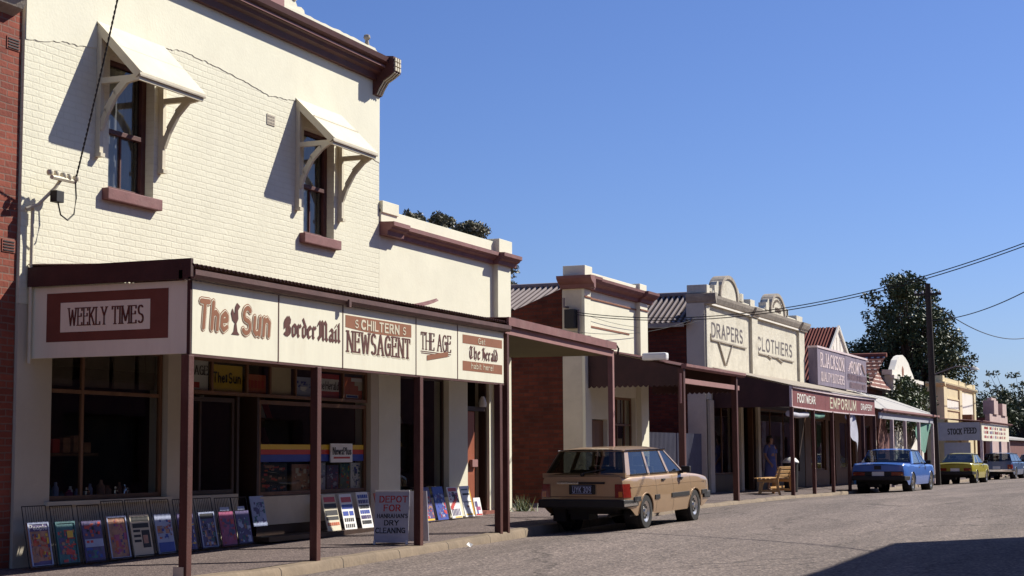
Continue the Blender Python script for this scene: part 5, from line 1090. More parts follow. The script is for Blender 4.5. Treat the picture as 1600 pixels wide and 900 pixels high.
    if plate:
        m = MB(); letters(m, plate, (-.034, .165, pz-.045), FY, .09, .33, nib=(.17,.14), ang=0, gap=.2, off=.003); flat(m, (-.034, .185, pz+.06), FY, .37, .006, off=.002); flat(m, (-.034, .185, pz-.066), FY, .37, .006, off=.002); m.build('lettering', 'pale_blue', p)
    for c in xw:
        for s in (1, -1):
            m = MB(); m.tube([(c+ar*1.0*math.cos(R(a)), s*(half(wr+ar*math.sin(R(a)))*plan(c+ar*math.cos(R(a)))-.002), wr-.02+ar*1.0*math.sin(R(a))) for a in range(0, 181, 12)], .013, 5); m.build('wheel_arch_lip', paint, t, smooth=60)
    if tail.get('extras'): tail['extras'](t, HW, belt)
    t.location = pos; t.rotation_euler = (0, R(tail.get('pitch', 0)), R(rot)); return t
def wagon_bits(t, HW, belt):
    m = MB(); m.box(-.045, -.02, .06, .46, .80, .835); m.build('tailgate_handle', 'chrome', t, bevel=.006)
    m = MB(); m.box(-.035, -.02, -.42, .06, .805, .83); m.box(-.026, -.02, -.42, .06, .80, .836); m.build('tailgate_strip', 'black', t)
    m = MB(); m.box(-.022, -.016, -.24, .24, .625, .79); m.build('plate_recess', 'black', t)
    m = MB(); m.bar((.0, -.02, belt+.06), (.10, -.38, belt+.13), .016, .02); m.lathe([(0,0),(.03,0),(.03,.05),(0,.05)], (-.02, .0, belt+.03), 'x', 8); m.build('rear_wiper', 'black', t)
    m = MB(); m.box(-.015, .004, -HW+.13, HW-.13, .58, .588); m.build('tailgate_gap', 'black', t)
    m = MB(); m.box(.46, .49, HW-.3, HW-.06, .14, .42); m.build('mudflap', 'black', t)
    for s in (1, -1):
        m = MB(); m.box(.3, 1.05, *sorted((s*(HW*.9), s*(HW*.905))), .24, .27); m.build('sill', 'black', t)
CAR1 = dict(bumper='black', over=True, lamp=(.60, .74, .57, .80, .20), handles=(1.72, 2.66), strip=((.30, .62), (1.32, 1.55), (2.16, 3.10), (3.80, 4.1)), smat='black', joints=(1.42, 2.28, 3.22), crease='tan_paint', plate_z=.705, extras=wagon_bits, pitch=-.9)
make_car('tan station wagon parked at the kerb with its tailgate toward the camera', 'car', 'tan_paint', (26.98, 9.88, zr(27.9, 9.8)+.005-.0), -3.0,
         4.42, 1.64, 1.42, .925, .925, .80, .30, (.93, 3.46), (.06, .40, 2.36, 3.12), [(.19, .50, .21), (1.20, 1.26, .10), (2.17, 2.06, .10), (2.98, 2.30, .07)], CAR1, 'UYK 309', wagon=True)
def sedan_bits(t, HW, belt):
    m = MB(); m.box(-.021, -.012, -HW+.12, HW-.12, .53, .68); m.build('boot_panel', 'black', t)
    m = MB(); m.box(-.028, -.018, -.1, .12, .74, .86); m.build('boot_badge', 'plate_dark', t)
SED = dict(bumper='black', lamp=(.42, .80, .545, .66, 0), handles=(1.95, 2.9), strip=(), joints=(1.55, 2.5, 3.35), plate_z=.60, extras=sedan_bits, hmat='chrome')
make_car('bright blue sedan parked beside the pale verandah, its boot toward the camera', 'car', 'blue_car_paint', (53.55, 9.66, zr(55, 9.6)), -3.0,
         4.72, 1.78, 1.40, .90, .93, .84, .325, (1.05, 3.84), (.95, 1.62, 2.75, 3.45), [(1.22, 1.75, .26), (2.42, 2.40, .09), (3.32, 2.70, .08)], SED)
CP = dict(bumper='black', lamp=(.36, .66, .56, .68, 0), handles=(1.9,), strip=(), joints=(1.6, 2.75), plate_z=.60)
make_car('lime yellow coupe parked between the blue sedan and the dark blue wagon', 'car', 'lime_car_paint', (73.4, 9.98, zr(74, 9.9)), -3.0,
         4.15, 1.54, 1.32, .87, .89, .78, .295, (.9, 3.25), (.42, 1.25, 2.2, 2.95), [(.62, 1.35, .2), (1.55, 1.6, .14), (2.85, 2.15, .07)], CP)
WG = dict(bumper='chrome', lamp=(.55, .70, .55, .78, .1), handles=(1.9, 2.85), strip=(), joints=(1.5, 2.5, 3.4), plate_z=.62)
make_car('dark blue station wagon parked ahead of the yellow coupe', 'car', 'navy_car_paint', (90.6, 10.2, zr(92, 10)), -3.0,
         4.85, 1.66, 1.40, .92, .92, .82, .32, (1.05, 3.85), (.06, .45, 2.7, 3.45), [(.16, .52, .16), (1.4, 1.45, .1), (2.45, 2.4, .1), (3.35, 2.65, .08)], WG, wagon=True)
make_car('dark sedan at the right edge of the photo, farthest of the parked cars', 'car', 'dark_car_paint', (104.5, 9.9, zr(106, 10)), -3.0,
         4.6, 1.7, 1.36, .90, .92, .82, .31, (1.0, 3.7), (.9, 1.5, 2.6, 3.3), [(1.15, 1.6, .22), (2.3, 2.3, .09), (3.2, 2.55, .08)], SED)

# ------------------------------------------------------------------ news posters leaning on the shop fronts
rq = random.Random(21)
INK = ['white_paint', 'red_paint', 'yellow_paint', 'blue_paint', 'pale_blue', 'purple_ink', 'skin_ink', 'teal_ink', 'pink_ink', 'lime_ink', 'black', 'orange_paint', 'hood_paint']
def poster(label, x, y, wd, zb, zt, base, lean=.22, ink=(), words=(), border=None, wire=True, card=None, cat='poster stand', group='news posters leaning on the newsagent front', skew=.06):
    """a board leaning back toward the wall in a wire holder; ink = (x0,x1,z0,z1,colour) in fractions"""
    t = thing('poster_stand', label, cat, (x, y, zb), group)
    ht = zt-zb; up = Vector((skew, lean*ht/.8, math.sqrt(max(.01, 1-(lean/.8)**2))*ht)).normalized(); o = Vector((x, y, zb)); xd = Vector(FX); n = xd.cross(up)
    P = lambda u, v, d=0: tuple(o+xd*(u*wd)+up*(v*ht)+n*d)
    m = MB(); m.ext([P(0,0,-.012), P(1,0,-.012), P(1,1,-.012), P(0,1,-.012)], n*.012); k = 0
    for (u0, u1, v0, v1, c) in ink:
        d = .002+.0004*(k % 9); k += 1; m.quad(P(u0,v0,d), P(u1,v0,d), P(u1,v1,d), P(u0,v1,d), INK.index(c)+1)
    for (s, u0, u1, v0, v1, c, nb, an) in words:
        letters(m, s, P(u0, v0), FX, (v1-v0)*ht, (u1-u0)*wd, nib=nb, ang=an, up=tuple(up), off=.007, mi=INK.index(c)+1, gap=.14)
    bd = m.build('board', [base]+INK, t)
    if card: MB().ext([P(card[0],1.02,.004), P(card[1],1.02,.004), P(card[1],1.13,.004), P(card[0],1.13,.004)], n*.004).build('card', 'pale_blue', t)
    if border:
        m = MB(); e = .022/wd; f = .022/ht
        for a in ((0,0,1,f),(0,1-f,1,1),(0,f,e,1-f),(1-e,f,1,1-f)): m.ext([P(a[0],a[1],.006), P(a[2],a[1],.006), P(a[2],a[3],.006), P(a[0],a[3],.006)], n*.006)
        m.build('border', border, bd)
    if wire:
        m = MB(); h = 1.0+.20/ht
        m.tube([P(-.06, 0, -.02), P(-.06, h, -.02)], .006, 5); m.tube([P(1.06, 0, -.02), P(1.06, h, -.02)], .006, 5); m.tube([P(-.06, h, -.02), P(1.06, h, -.02)], .006, 5)
        for q in range(1, 9): m.tube([P(q/9, .9, -.022), P(q/9, h, -.022)], .0035, 4)
        m.tube([P(-.06, .01, .03), P(1.06, .01, .03)], .006, 5); m.build('wire_frame', 'black', t)
    return t
def photo_ink(cols, n=26, u0=.06, u1=.94, v0=.05, v1=.8):
    out = []
    for i in range(int(n*2.4)):
        k = 1.0 if i < n*.5 else .45
        a = rq.uniform(u0, u1-.06); b = a+rq.uniform(.07, .34)*k; c = rq.uniform(v0, v1-.03); d = c+rq.uniform(.03, .2)*k
        out.append((a, min(b, u1), c, min(d, v1), rq.choice(cols)))
    return out
def bills(cols, rows, cream=False):
    out = []; v = .93
    for r in range(rows):
        h = .75/rows; c = cols[r % len(cols)]; u = .08
        while u < .9:
            a = rq.uniform(.06, .16); out.append((u, min(u+a, .93), v-h*.8, v, c)); u += a+.03
        v -= h*1.1
    return out
zq = lambda x, y: zf(x, y)
yP = 12.42
def stand(label, px0, px1, zt, base, **k):
    return poster(label, px0, yP, px1-px0, zq(px0, yP)+.03, zt, base, **k)
stand('magazine poster headed People with white border, leftmost of the poster stands', 15.68, 16.06, 0.78, 'skin_ink', border='pale_blue', ink=[(.05,.95,.8,.97,'purple_ink')]+photo_ink(['skin_ink','orange_paint','yellow_paint','purple_ink','red_paint'], 24, v1=.74)+[(.05,.95,.05,.13,'purple_ink')], words=[('People',.08,.9,.83,.94,'white_paint',(.16,.07),0)])
stand('greenish magazine poster with a red figure and yellow badge, next to the People poster', 16.18, 16.55, 0.77, 'teal_ink', border='teal_ink', ink=photo_ink(['teal_ink','red_paint','skin_ink','purple_ink','red_paint'], 26)+[(.55,.85,.62,.78,'yellow_paint')])
stand('poster with red top and a pale blue text strip across the middle', 16.69, 17.07, 0.76, 'purple_ink', ink=photo_ink(['red_paint','purple_ink','orange_paint','black'], 14, v0=.6, v1=.97)+[(.04,.98,.36,.55,'pale_blue')]+[(.12+.2*i,.26+.2*i,.46,.52,'red_paint') for i in range(4)]+[(.12+.2*i,.26+.2*i,.39,.44,'red_paint') for i in range(4)]+photo_ink(['purple_ink','blue_paint','teal_ink'], 14, v1=.34))
stand('tall poster with pale border and orange brown picture', 17.18, 17.58, 0.80, 'skin_ink', border='pale_blue', ink=photo_ink(['skin_ink','orange_paint','purple_ink','pink_ink','skin_ink'], 26, v1=.9))
stand('grey newspaper style poster with dark headline and two columns', 17.67, 18.08, 0.80, 'cream_shade', ink=[(.05,.95,.84,.95,'sign_dark' if 'sign_dark' in INK else 'black'),(.08,.92,.68,.79,'black'),(.5,.92,.2,.62,'black'),(.55,.8,.3,.5,'skin_ink')]+[(.08,.44,.58-.12*i,.64-.12*i,'black') for i in range(3)])
stand('blue poster with slanting white band just left of the red corner post', 18.20, 18.57, 0.79, 'pale_blue', ink=photo_ink(['skin_ink','pale_blue','orange_paint','blue_paint','purple_ink'], 22, v0=.35, v1=.85)+[(.04,.96,.04,.28,'blue_paint')])
stand('violet poster half hidden behind the red corner post', 18.71, 19.08, 0.78, 'purple_ink', ink=photo_ink(['purple_ink','blue_paint','pale_blue','yellow_paint'], 20))
stand('dark poster with white border and seated figures right of the red corner post', 19.20, 19.58, 0.78, 'purple_ink', border='pale_blue', ink=photo_ink(['purple_ink','teal_ink','skin_ink','pale_blue','black'], 26)+[(.1,.9,.82,.95,'black')]+[(.14+.15*i,.24+.15*i,.83,.92,'pale_blue') for i in range(5)])
stand('pinkish poster with a small white card clipped above', 19.71, 20.07, 0.77, 'pink_ink', ink=photo_ink(['pink_ink','purple_ink','red_paint','purple_ink'], 22), card=(.1, .75))
stand('dark blue poster with a white card on top, last before the entry step', 20.13, 20.48, 0.77, 'purple_ink', ink=photo_ink(['purple_ink','skin_ink','teal_ink','pale_blue'], 24), card=(.2, .7))
poster('grey blue poster standing back in the shop entry', 20.92, 12.68, .38, .50, .95, 'pale_blue', ink=photo_ink(['pale_blue','purple_ink','teal_ink'], 24), wire=False)
m = MB(); m.box(20.7, 24.8, 12.30, 12.62, zq(24, 12.4)-.02, zq(24, 12.4)+.05); solo(m, 'timber_plinth', 'wood_dark', 'low dark timber plinth under the newspaper bills', 'plinth', (22.7, 12.45, .3))
yP = 12.40
b1 = stand('cream news bill with red heading and black bands, lower part in sun', 22.62, 23.05, 0.94, 'hood_paint', ink=[(.1,.92,.8,.93,'red_paint'),(.06,.95,.63,.76,'black'),(.06,.95,.46,.59,'black'),(.06,.95,.34,.43,'black')]+[(.08+.15*i,.19+.15*i,.2,.28,'orange_paint') for i in range(6)], wire=False)
stand('white news bill with red heading and blue lines, middle of the three bills', 23.17, 23.57, 0.93, 'white_paint', ink=[(.1,.92,.78,.92,'red_paint'),(.06,.95,.6,.72,'blue_paint'),(.06,.5,.42,.54,'blue_paint'),(.58,.92,.42,.54,'blue_paint')]+[(.1+.16*i,.2+.16*i,.26,.36,'black') for i in range(5)]+[(.1+.16*i,.2+.16*i,.1,.2,'black') for i in range(5)], wire=False)
stand('white news bill with dark blue text beside the dry cleaning board', 23.74, 24.13, 0.95, 'white_paint', ink=bills(['blue_paint','purple_ink','black'], 6), wire=False)
stand('reddish poster behind the dry cleaning board', 24.35, 24.72, 0.92, 'orange_paint', ink=photo_ink(['red_paint','orange_paint','lime_ink'], 14), wire=False)
stand('purple and brown poster right of the third verandah post', 26.00, 26.45, 0.98, 'purple_ink', ink=photo_ink(['purple_ink','skin_ink','red_paint','pale_blue'], 22)+[(.05,.95,.02,.07,'yellow_paint')], wire=False)
stand('blue poster with white flecks left of the sunlit posters', 26.57, 27.00, 0.98, 'blue_paint', ink=photo_ink(['blue_paint','pale_blue','purple_ink','pale_blue','red_paint'], 26), wire=False)
stand('white and red striped poster standing in the sun patch', 27.16, 27.60, 0.96, 'white_paint', ink=[(.1,.9,.86,.97,'red_paint')]+photo_ink(['pale_blue','black','pink_ink'], 10, v0=.5, v1=.84)+[(.05+.1*i,.25+.1*i,.28+.05*i,.40+.05*i,'red_paint') for i in range(7)]+[(.1+.14*i,.17+.14*i,.08,.3,'purple_ink') for i in range(6)]+[(.3,.95,.01,.05,'yellow_paint')], wire=False)
stand('pale cream poster with sparse dark lines in the sun before the red door', 27.73, 28.15, 0.97, 'white_paint', ink=[(.1,.75,.86,.9,'teal_ink'),(.15,.85,.7,.76,'black'),(.05,.95,.47,.49,'black'),(.35,.6,.3,.37,'skin_ink'),(.15,.8,.05,.1,'yellow_paint'),(.9,.98,.05,.95,'yellow_paint')], wire=False)
stand('small white and pink poster nearest the red door step', 28.20, 28.50, 0.74, 'white_paint', ink=[(.1,.5,.5,.8,'purple_ink'),(.2,.85,.3,.5,'pink_ink'),(.05,.95,.02,.1,'red_paint'),(.25,.45,.1,.3,'blue_paint')], wire=False)

# ------------------------------------------------------------------ signs behind the transom glass, window posters and shelf goods
def wsign(label, x0, x1, z0, z1, base, ink=(), words=(), y=W+.13, name='window_sign', cat='sign'):
    t = thing(name, label, cat, (x0, y, z0)); wd, ht = x1-x0, z1-z0
    m = MB().box(x0, x1, y, y+.02, z0, z1); k = 0
    for (u0, u1, v0, v1, c) in ink:
        d = y-.002-.0004*(k % 9); k += 1; a = lambda u, v: (x0+u*wd, d, z0+v*ht); m.quad(a(u0,v0), a(u1,v0), a(u1,v1), a(u0,v1), INK.index(c)+1)
    for (s, u0, u1, v0, v1, c, nb, an, sf) in words: letters(m, s, (x0+u0*wd, y, z0+v0*ht), FX, (v1-v0)*ht, (u1-u0)*wd, nib=nb, ang=an, off=.007, mi=INK.index(c)+1, gap=.14, serif=sf)
    m.build('board', [base]+INK, t)
    return t
wsign('white THE AGE sign with red bar behind the transom glass', 19.22, 20.0, 2.41, 2.85, 'white_paint', ink=[(.0,.72,.1,.28,'red_paint')], words=[('THE AGE',.06,.96,.52,.8,'black',(.17,.05),0,.1)])
wsign('yellow sign lettered The Sun behind the transom glass', 20.06, 20.90, 2.42, 2.80, 'yellow_paint', words=[('The',.08,.42,.35,.7,'black',(.2,.2),None,0),('Sun',.56,.92,.35,.7,'black',(.2,.2),None,0)], ink=[(.46,.52,.35,.65,'black')])
wsign('dull red sign beside the yellow sign in the transom', 21.0, 21.56, 2.42, 2.70, 'orange_paint', ink=[(.08+.17*i,.2+.17*i,.3,.7,'red_paint') for i in range(5)])
wsign('plain cream board in the transom right of the dull red sign', 21.66, 22.30, 2.41, 2.86, 'yellow_wall')
wsign('blue and white sign half hidden by the second post', 22.42, 22.95, 2.41, 2.72, 'pale_blue', ink=photo_ink(['pale_blue','blue_paint','white_paint'], 12))
wsign('red sign with white panel lettered The Herald in the transom', 23.05, 23.84, 2.41, 2.80, 'red_paint', ink=[(0,.98,.3,.8,'white_paint')], words=[('The',.05,.36,.38,.7,'black',(.17,.05),38,0),('Herald',.42,.95,.38,.7,'black',(.17,.05),38,0)])
wsign('orange red sign with pale corner slash at the right end of the transom', 23.93, 24.63, 2.41, 2.83, 'orange_paint', ink=[(.0,1,.88,1,'black'),(.45,1,.72,.86,'white_paint'),(.62,1,.56,.72,'hood_paint'),(.8,1,.38,.56,'hood_paint'),(.2,.8,.08,.2,'white_paint'),(.24,.76,.1,.18,'blue_paint')])
t = wsign('white oval edged NewsPlus sign on the rainbow striped window', 23.44, 24.16, 1.40, 1.70, 'white_paint', y=W+.055, ink=[(.12,.88,.2,.3,'red_paint')], words=[('NewsPlus',.08,.92,.42,.78,'black',(.2,.08),0,.06)], name='newsplus_sign'); 
t.name = 'shop_sign'
for lab, x0, x1, z0, z1, b, cols in (
    ('dark window poster with red circle left of the second post', 21.45, 22.25, .98, 1.40, 'black', ['red_paint','black','orange_paint','skin_ink']),
    ('brown window poster of food behind the second post', 22.40, 23.0, .98, 1.38, 'skin_ink', ['skin_ink','orange_paint','black','hood_paint']),
    ('pale violet window poster right of the second post', 23.05, 23.45, .96, 1.40, 'pale_blue', ['pale_blue','purple_ink','white_paint']),
    ('purple window poster with round shapes under the NewsPlus sign', 23.50, 23.88, .96, 1.36, 'purple_ink', ['purple_ink','pink_ink','pale_blue']),
    ('green and red window poster', 23.94, 24.26, .96, 1.38, 'teal_ink', ['teal_ink','red_paint','lime_ink']),
    ('bluish white window poster at the right end of the window', 24.30, 24.64, .96, 1.39, 'white_paint', ['pale_blue','blue_paint','white_paint','teal_ink'])):
    wsign(lab, x0, x1, z0, z1, b, ink=photo_ink(cols, 18, v1=.95), y=W+.16, name='window_poster', cat='poster')
m = MB(); m.box(20.70, 20.9, W+.35, W+.37, 2.02, 2.32); m.box(20.71, 20.89, W+.352, W+.368, 1.8, 2.018, 1)
solo(m, 'door_banner', ['lime_ink', 'orange_paint'], 'small green and orange banner hanging in the newsagent doorway', 'banner', (20.8, W+.36, 2.3))
m = MB(); m.tube([(17.0, 13.9, 3.04), (17.0, 13.9, 2.25)], .008, 5); m.lathe([(0,2.25),(.04,2.24),(.075,2.12),(.07,2.06),(0,2.04)], (17.0, 13.9, 0), n=12)
solo(m, 'pendant_lamp', 'white_paint', 'small white glass pendant hanging inside the left shop window', 'lamp', (17.0, 13.9, 3.0), smooth=40)
t = thing('window_shelf', 'long dark shelf inside the left shop window', 'shelf', (17.6, 13.2, 1.0)); MB().box(16.5, 18.75, 13.08, 13.45, .97, 1.0).build('board', 'wood_brown', t)
MB().box(17.3, 18.75, 13.8, 14.1, 1.52, 1.56).build('back_shelf', 'wood_brown', t)
gi = random.Random(5)
for i in range(16):
    x = 16.62+i*.135; h = gi.uniform(.08, .22); m = MB(); r_ = gi.uniform(.03, .055)
    m.lathe([(0,0),(r_,0),(r_,h*.65),(r_*.5,h*.8),(r_*.5,h),(0,h)], (x, 13.2+gi.uniform(-.05, .05), 1.0), n=12)
    solo(m, 'ornament', gi.choice(['white_paint','pale_blue','skin_ink','teal_ink','pink_ink','chrome']), 'small ornament in the row on the left shop window shelf', 'ornament', (x, 13.2, 1.0), 'ornaments along the left shop window shelf', smooth=40)
for i in range(6):
    x = 17.4+i*.22; m = MB(); m.box(x, x+.15, 13.85, 14.0, 1.562, 1.56+gi.uniform(.12, .3))
    solo(m, 'carton', gi.choice(['red_paint','skin_ink','purple_ink','hood_paint']), 'carton on the upper shelf inside the left shop window', 'box', (x, 13.9, 1.56), 'cartons on the back shelf', bevel=.004)

for lab, xa, xb, y in (('magazine rack with coloured magazines inside the rainbow striped window', 21.6, 24.4, 14.3), ('tall goods shelf in the parapet shop window', 26.0, 29.9, 14.6)):
    t = thing('magazine_rack', lab, 'shelf rack', ((xa+xb)/2, y, .3)); m = MB(); m.box(xa, xb, y+.3, y+.34, .3, 2.5)
    for z in (.75, 1.2, 1.65, 2.1): m.box(xa, xb, y, y+.3, z, z+.03)
    m.build('frame', 'wood_brown', t)
    for z in (.78, 1.23, 1.68, 2.13):
        x = xa+.05
        while x < xb-.25:
            wd_ = gi.uniform(.16, .24); MB().ext([(x, y+.04, z), (x+wd_, y+.04, z), (x+wd_, y+.16, z+gi.uniform(.25, .33)), (x, y+.16, z+.29)], (0, .01, 0)).build('magazine', gi.choice(['red_paint','yellow_paint','white_paint','pale_blue','skin_ink','pink_ink','teal_ink','hood_paint']), t); x += wd_+.03
m = MB(); m.add([(23.02+.05*math.cos(k)*(1+.3*(k%2)), 10.25+.05*math.sin(k)*(1+.2*(k%3)), zr(23.02, 10.25)+.01+.04*(k%2)) for k in range(6)]+[(23.02, 10.25, zr(23, 10.25)+.08)], [(k, (k+1) % 6, 6) for k in range(6)])
solo(m, 'litter', 'white_paint', 'scrap of white paper lying in the gutter between the second and third posts', 'litter', (23.02, 10.25, zr(23.02, 10.25)))
# ------------------------------------------------------------------ pavement objects
t = thing('sandwich_board', 'grey white sandwich board lettered depot for dry cleaning beside the third post', 'sandwich board', (21.74, 10.88, zf(21.8, 10.9)))
zb = zf(21.8, 10.9); a0 = Vector((21.66, 11.14, zb+.03)); xd = Vector((.145, -.485, 0)).normalized(); up = Vector((.20, .06, 1)).normalized(); n = xd.cross(up).normalized(); wd = .50; ht = .75
P = lambda u, v, d=0: a0+xd*(u*wd)+up*(v*ht)+n*d
MB().ext([P(0,0), P(1,0), P(1,1), P(0,1)], -n*.012).build('front_board', 'pale_blue' if False else 'canvas_white', t)
q = lambda u, v: Vector((22.10, 11.02, zb+.03))+xd*(u*wd)+Vector((-.16,-.03,1)).normalized()*(v*ht)
MB().ext([q(0,0), q(1,0), q(1,.985), q(0,.985)], Vector((.012,0,0))).build('back_board', 'canvas_white', t)
m = MB(); m.bar(P(0,1.0,.004), P(1,1.0,.004), .02, .02); m.bar(P(.02,-.04,-.006), P(.02,.04,-.006), .03, .03); m.bar(P(.96,-.04,-.006), P(.96,.04,-.006), .03, .03); m.build('rail', 'white_paint', t)
L = MB()
for s, u0, u1, v0, h, mi in (('DEPOT', .14, .93, .78, .115, 0), ('FOR', .27, .74, .61, .115, 0), ("HANRAHAN'S", .08, .96, .475, .075, 1), ('DRY', .30, .70, .335, .09, 1), ('CLEANING', .05, .90, .185, .095, 1)):
    letters(L, s, P(u0, v0), tuple(xd), h*ht, (u1-u0)*wd, nib=(.17,.13), ang=0, serif=.03, gap=.16, up=tuple(up), off=.004, mi=mi)
L.build('lettering', ['red_paint', 'black'], t)
# bench seen end on, facing the shops
t = thing('street_bench', 'golden brown timber bench behind a thin verandah post, facing the drapery', 'bench', (46, 11.1, zf(46, 11)))
zb = zf(46, 11.1)
for x in (45.2, 46.75):
    m = MB()
    m.prof_y([(0,0),(0,1),(1,1)], 0, 1) if False else None
    prof = [(10.80,0),(10.86,0),(10.93,.22),(10.94,.42),(10.83,.74),(10.78,.74),(10.87,.42),(10.86,.24)]
    m.ext([(x, y, zb+z) for y, z in prof], (.06, 0, 0)); m.ext([(x, 10.92, zb+.33), (x, 11.46, zb+.35), (x, 11.46, zb+.42), (x, 10.92, zb+.40)], (.06, 0, 0))
    m.ext([(x, 11.36, zb), (x, 11.44, zb), (x, 11.40, zb+.34), (x, 11.28, zb+.34)], (.06, 0, 0)); m.box(x+.01, x+.05, 10.9, 11.36, zb+.08, zb+.14)
    m.build('end_frame', 'bench_wood', t, bevel=.008)
for k in range(5):
    y = 10.98+k*.115; MB().box(45.12, 46.9, y, y+.085, zb+.425+.003*k, zb+.455+.003*k).build('seat_slat', 'bench_wood', t, bevel=.006)
for k in range(3): MB().ext([(45.12, 10.935-.034*k, zb+.48+.105*k), (45.12, 10.955-.034*k, zb+.485+.105*k), (45.12, 10.925-.034*k, zb+.56+.105*k), (45.12, 10.905-.034*k, zb+.555+.105*k)], (1.78, 0, 0)).build('back_slat', 'bench_wood', t, bevel=.004)
m = MB(); m.bar((45.2, 11.1, zb+.2), (46.8, 11.1, zb+.2), .04, .05); m.build('stretcher', 'bench_wood', t)
# person in the shade of the drapery doorway
def skin_body(name, verts, edges, radii, mat, parent, sub=2, root=0):
    me = bpy.data.meshes.new(name); o0 = ROOT[parent.name]; me.from_pydata([tuple(Vector(v)) for v in verts], edges, [])
    ob = bpy.data.objects.new(name, me); COL.objects.link(ob)
    sk = ob.modifiers.new('skin', 'SKIN'); ss = ob.modifiers.new('sub', 'SUBSURF'); ss.levels = ss.render_levels = sub; sk.use_smooth_shade = True
    for i, r in enumerate(radii):
        me.skin_vertices[0].data[i].radius = (r, r) if not isinstance(r, tuple) else r
        me.skin_vertices[0].data[i].use_root = (i == root)
    dg = bpy.context.evaluated_depsgraph_get(); dg.update(); nm = bpy.data.meshes.new_from_object(ob.evaluated_get(dg)); ob.modifiers.clear(); ob.data = nm
    nm.materials.clear(); nm.materials.append(MATS[mat]); ob.parent = parent; ROOT[ob.name] = o0; return ob
t = thing('person', 'person in blue top and lighter blue skirt standing in the shade at the drapery', 'person', (49.4, 12.1, zf(49.4, 12.1)))
V = [(0,0,.88),(0,0,1.02),(0,0,1.20),(0,.01,1.33),(0,.015,1.40),(0,.01,1.47),(0,.0,1.56),(0,.0,1.62)]; Rd = [.14,.12,.135,.10,.05,.072,.088,.06]; Ed = [(i,i+1) for i in range(7)]
def limb(start, pts, rad):
    p = start
    for q, r in zip(pts, rad): V.append(q); Rd.append(r); Ed.append((p, len(V)-1)); p = len(V)-1
    return p
for s in (-1, 1):
    limb(0, [(s*.09,0,.78),(s*.095,.02,.47),(s*.10,-.02,.10),(s*.10,.0,.05),(s*.11,.14,.03)], [.085,.058,.036,.036,.03])
    hnd = limb(3, [(s*.17,.0,1.31),(s*.22,-.01,1.06),(s*.19,.14 if s > 0 else .03,.86),(s*.17,.20 if s > 0 else .05,.80)], [.055,.04,.03,.03])
    for k, (dx, ln) in enumerate(((-.03,.07),(-.01,.085),(.01,.08),(.03,.065))): limb(hnd, [(V[hnd][0]+dx, V[hnd][1]+.01, V[hnd][2]-.04), (V[hnd][0]+dx, V[hnd][1]+.025, V[hnd][2]-.04-ln*.7)], [.0095,.008])
    limb(hnd, [(V[hnd][0]-s*.03, V[hnd][1]+.035, V[hnd][2]-.01), (V[hnd][0]-s*.025, V[hnd][1]+.055, V[hnd][2]-.05)], [.01,.008])
limb(6, [(0,.095,1.535)], [.014])
body = skin_body('body', V, Ed, Rd, 'skin', t)
m = MB(); m.lathe([(.16,.86),(.155,.98),(.14,1.06),(.16,1.2),(.15,1.30),(.11,1.375),(.065,1.40)], (0,0,0), n=20); m.v = [(x*1.08, y*.78, z) for x, y, z in m.v]
for s in (-1, 1): m.tube([(s*.14,0,1.35),(s*.2,-.005,1.24),(s*.225,-.01,1.13)], .072, 10, r1=.062)
m.v = [tuple(Vector(p)+ROOT[t.name]) for p in m.v]; m.build('blouse', 'dress_blue', t, smooth=60)
m = MB(); m.lathe([(.155,.95),(.175,.84),(.2,.6),(.215,.42)], (0,0,0), n=20); m.v = [(x, y*.82, z) for x, y, z in m.v]; m.v = [tuple(Vector(p)+ROOT[t.name]) for p in m.v]; m.build('skirt', 'skirt_blue', t, smooth=60)
m = MB(); m.lathe([(0,1.665),(.06,1.655),(.098,1.60),(.102,1.54),(.095,1.46),(.07,1.44)], (0,-.018,0), n=16); m.v = [(x, min(y, .06 if z < 1.6 else .1), z) for x, y, z in m.v]; m.v = [tuple(Vector(p)+ROOT[t.name]) for p in m.v]; m.build('hair', 'hair_dark', t, smooth=60)
m = MB()
for s in (-1, 1): m.lathe([(0,-.008),(.009,0),(0,.008)], (s*.033, .083, 1.56), n=8)
m.box(-.025, .025, .082, .088, 1.497, 1.505); m.v = [tuple(Vector(p)+ROOT[t.name]) for p in m.v]; m.build('face_features', 'hair_dark', t)
t.rotation_euler = (0, 0, R(150))
# bin invented for an unclear dark shape with a white top
t = thing('invented_bin', 'invented dark bin with a white lid standing behind the bench', 'bin', (49.2, 11.45, zf(49, 11.4)))
zb = zf(49, 11.4); m = MB(); m.lathe([(0,zb),(.2,zb),(.23,zb+.85),(.0,zb+.85)], (49.2, 11.45, 0), n=16); m.build('drum', 'black', t, smooth=40)
m = MB(); m.lathe([(.25,zb+.86),(.25,zb+.90),(.16,zb+1.0),(0,zb+1.03)], (49.2, 11.45, 0), n=16); m.build('lid', 'white_paint', t, smooth=40)

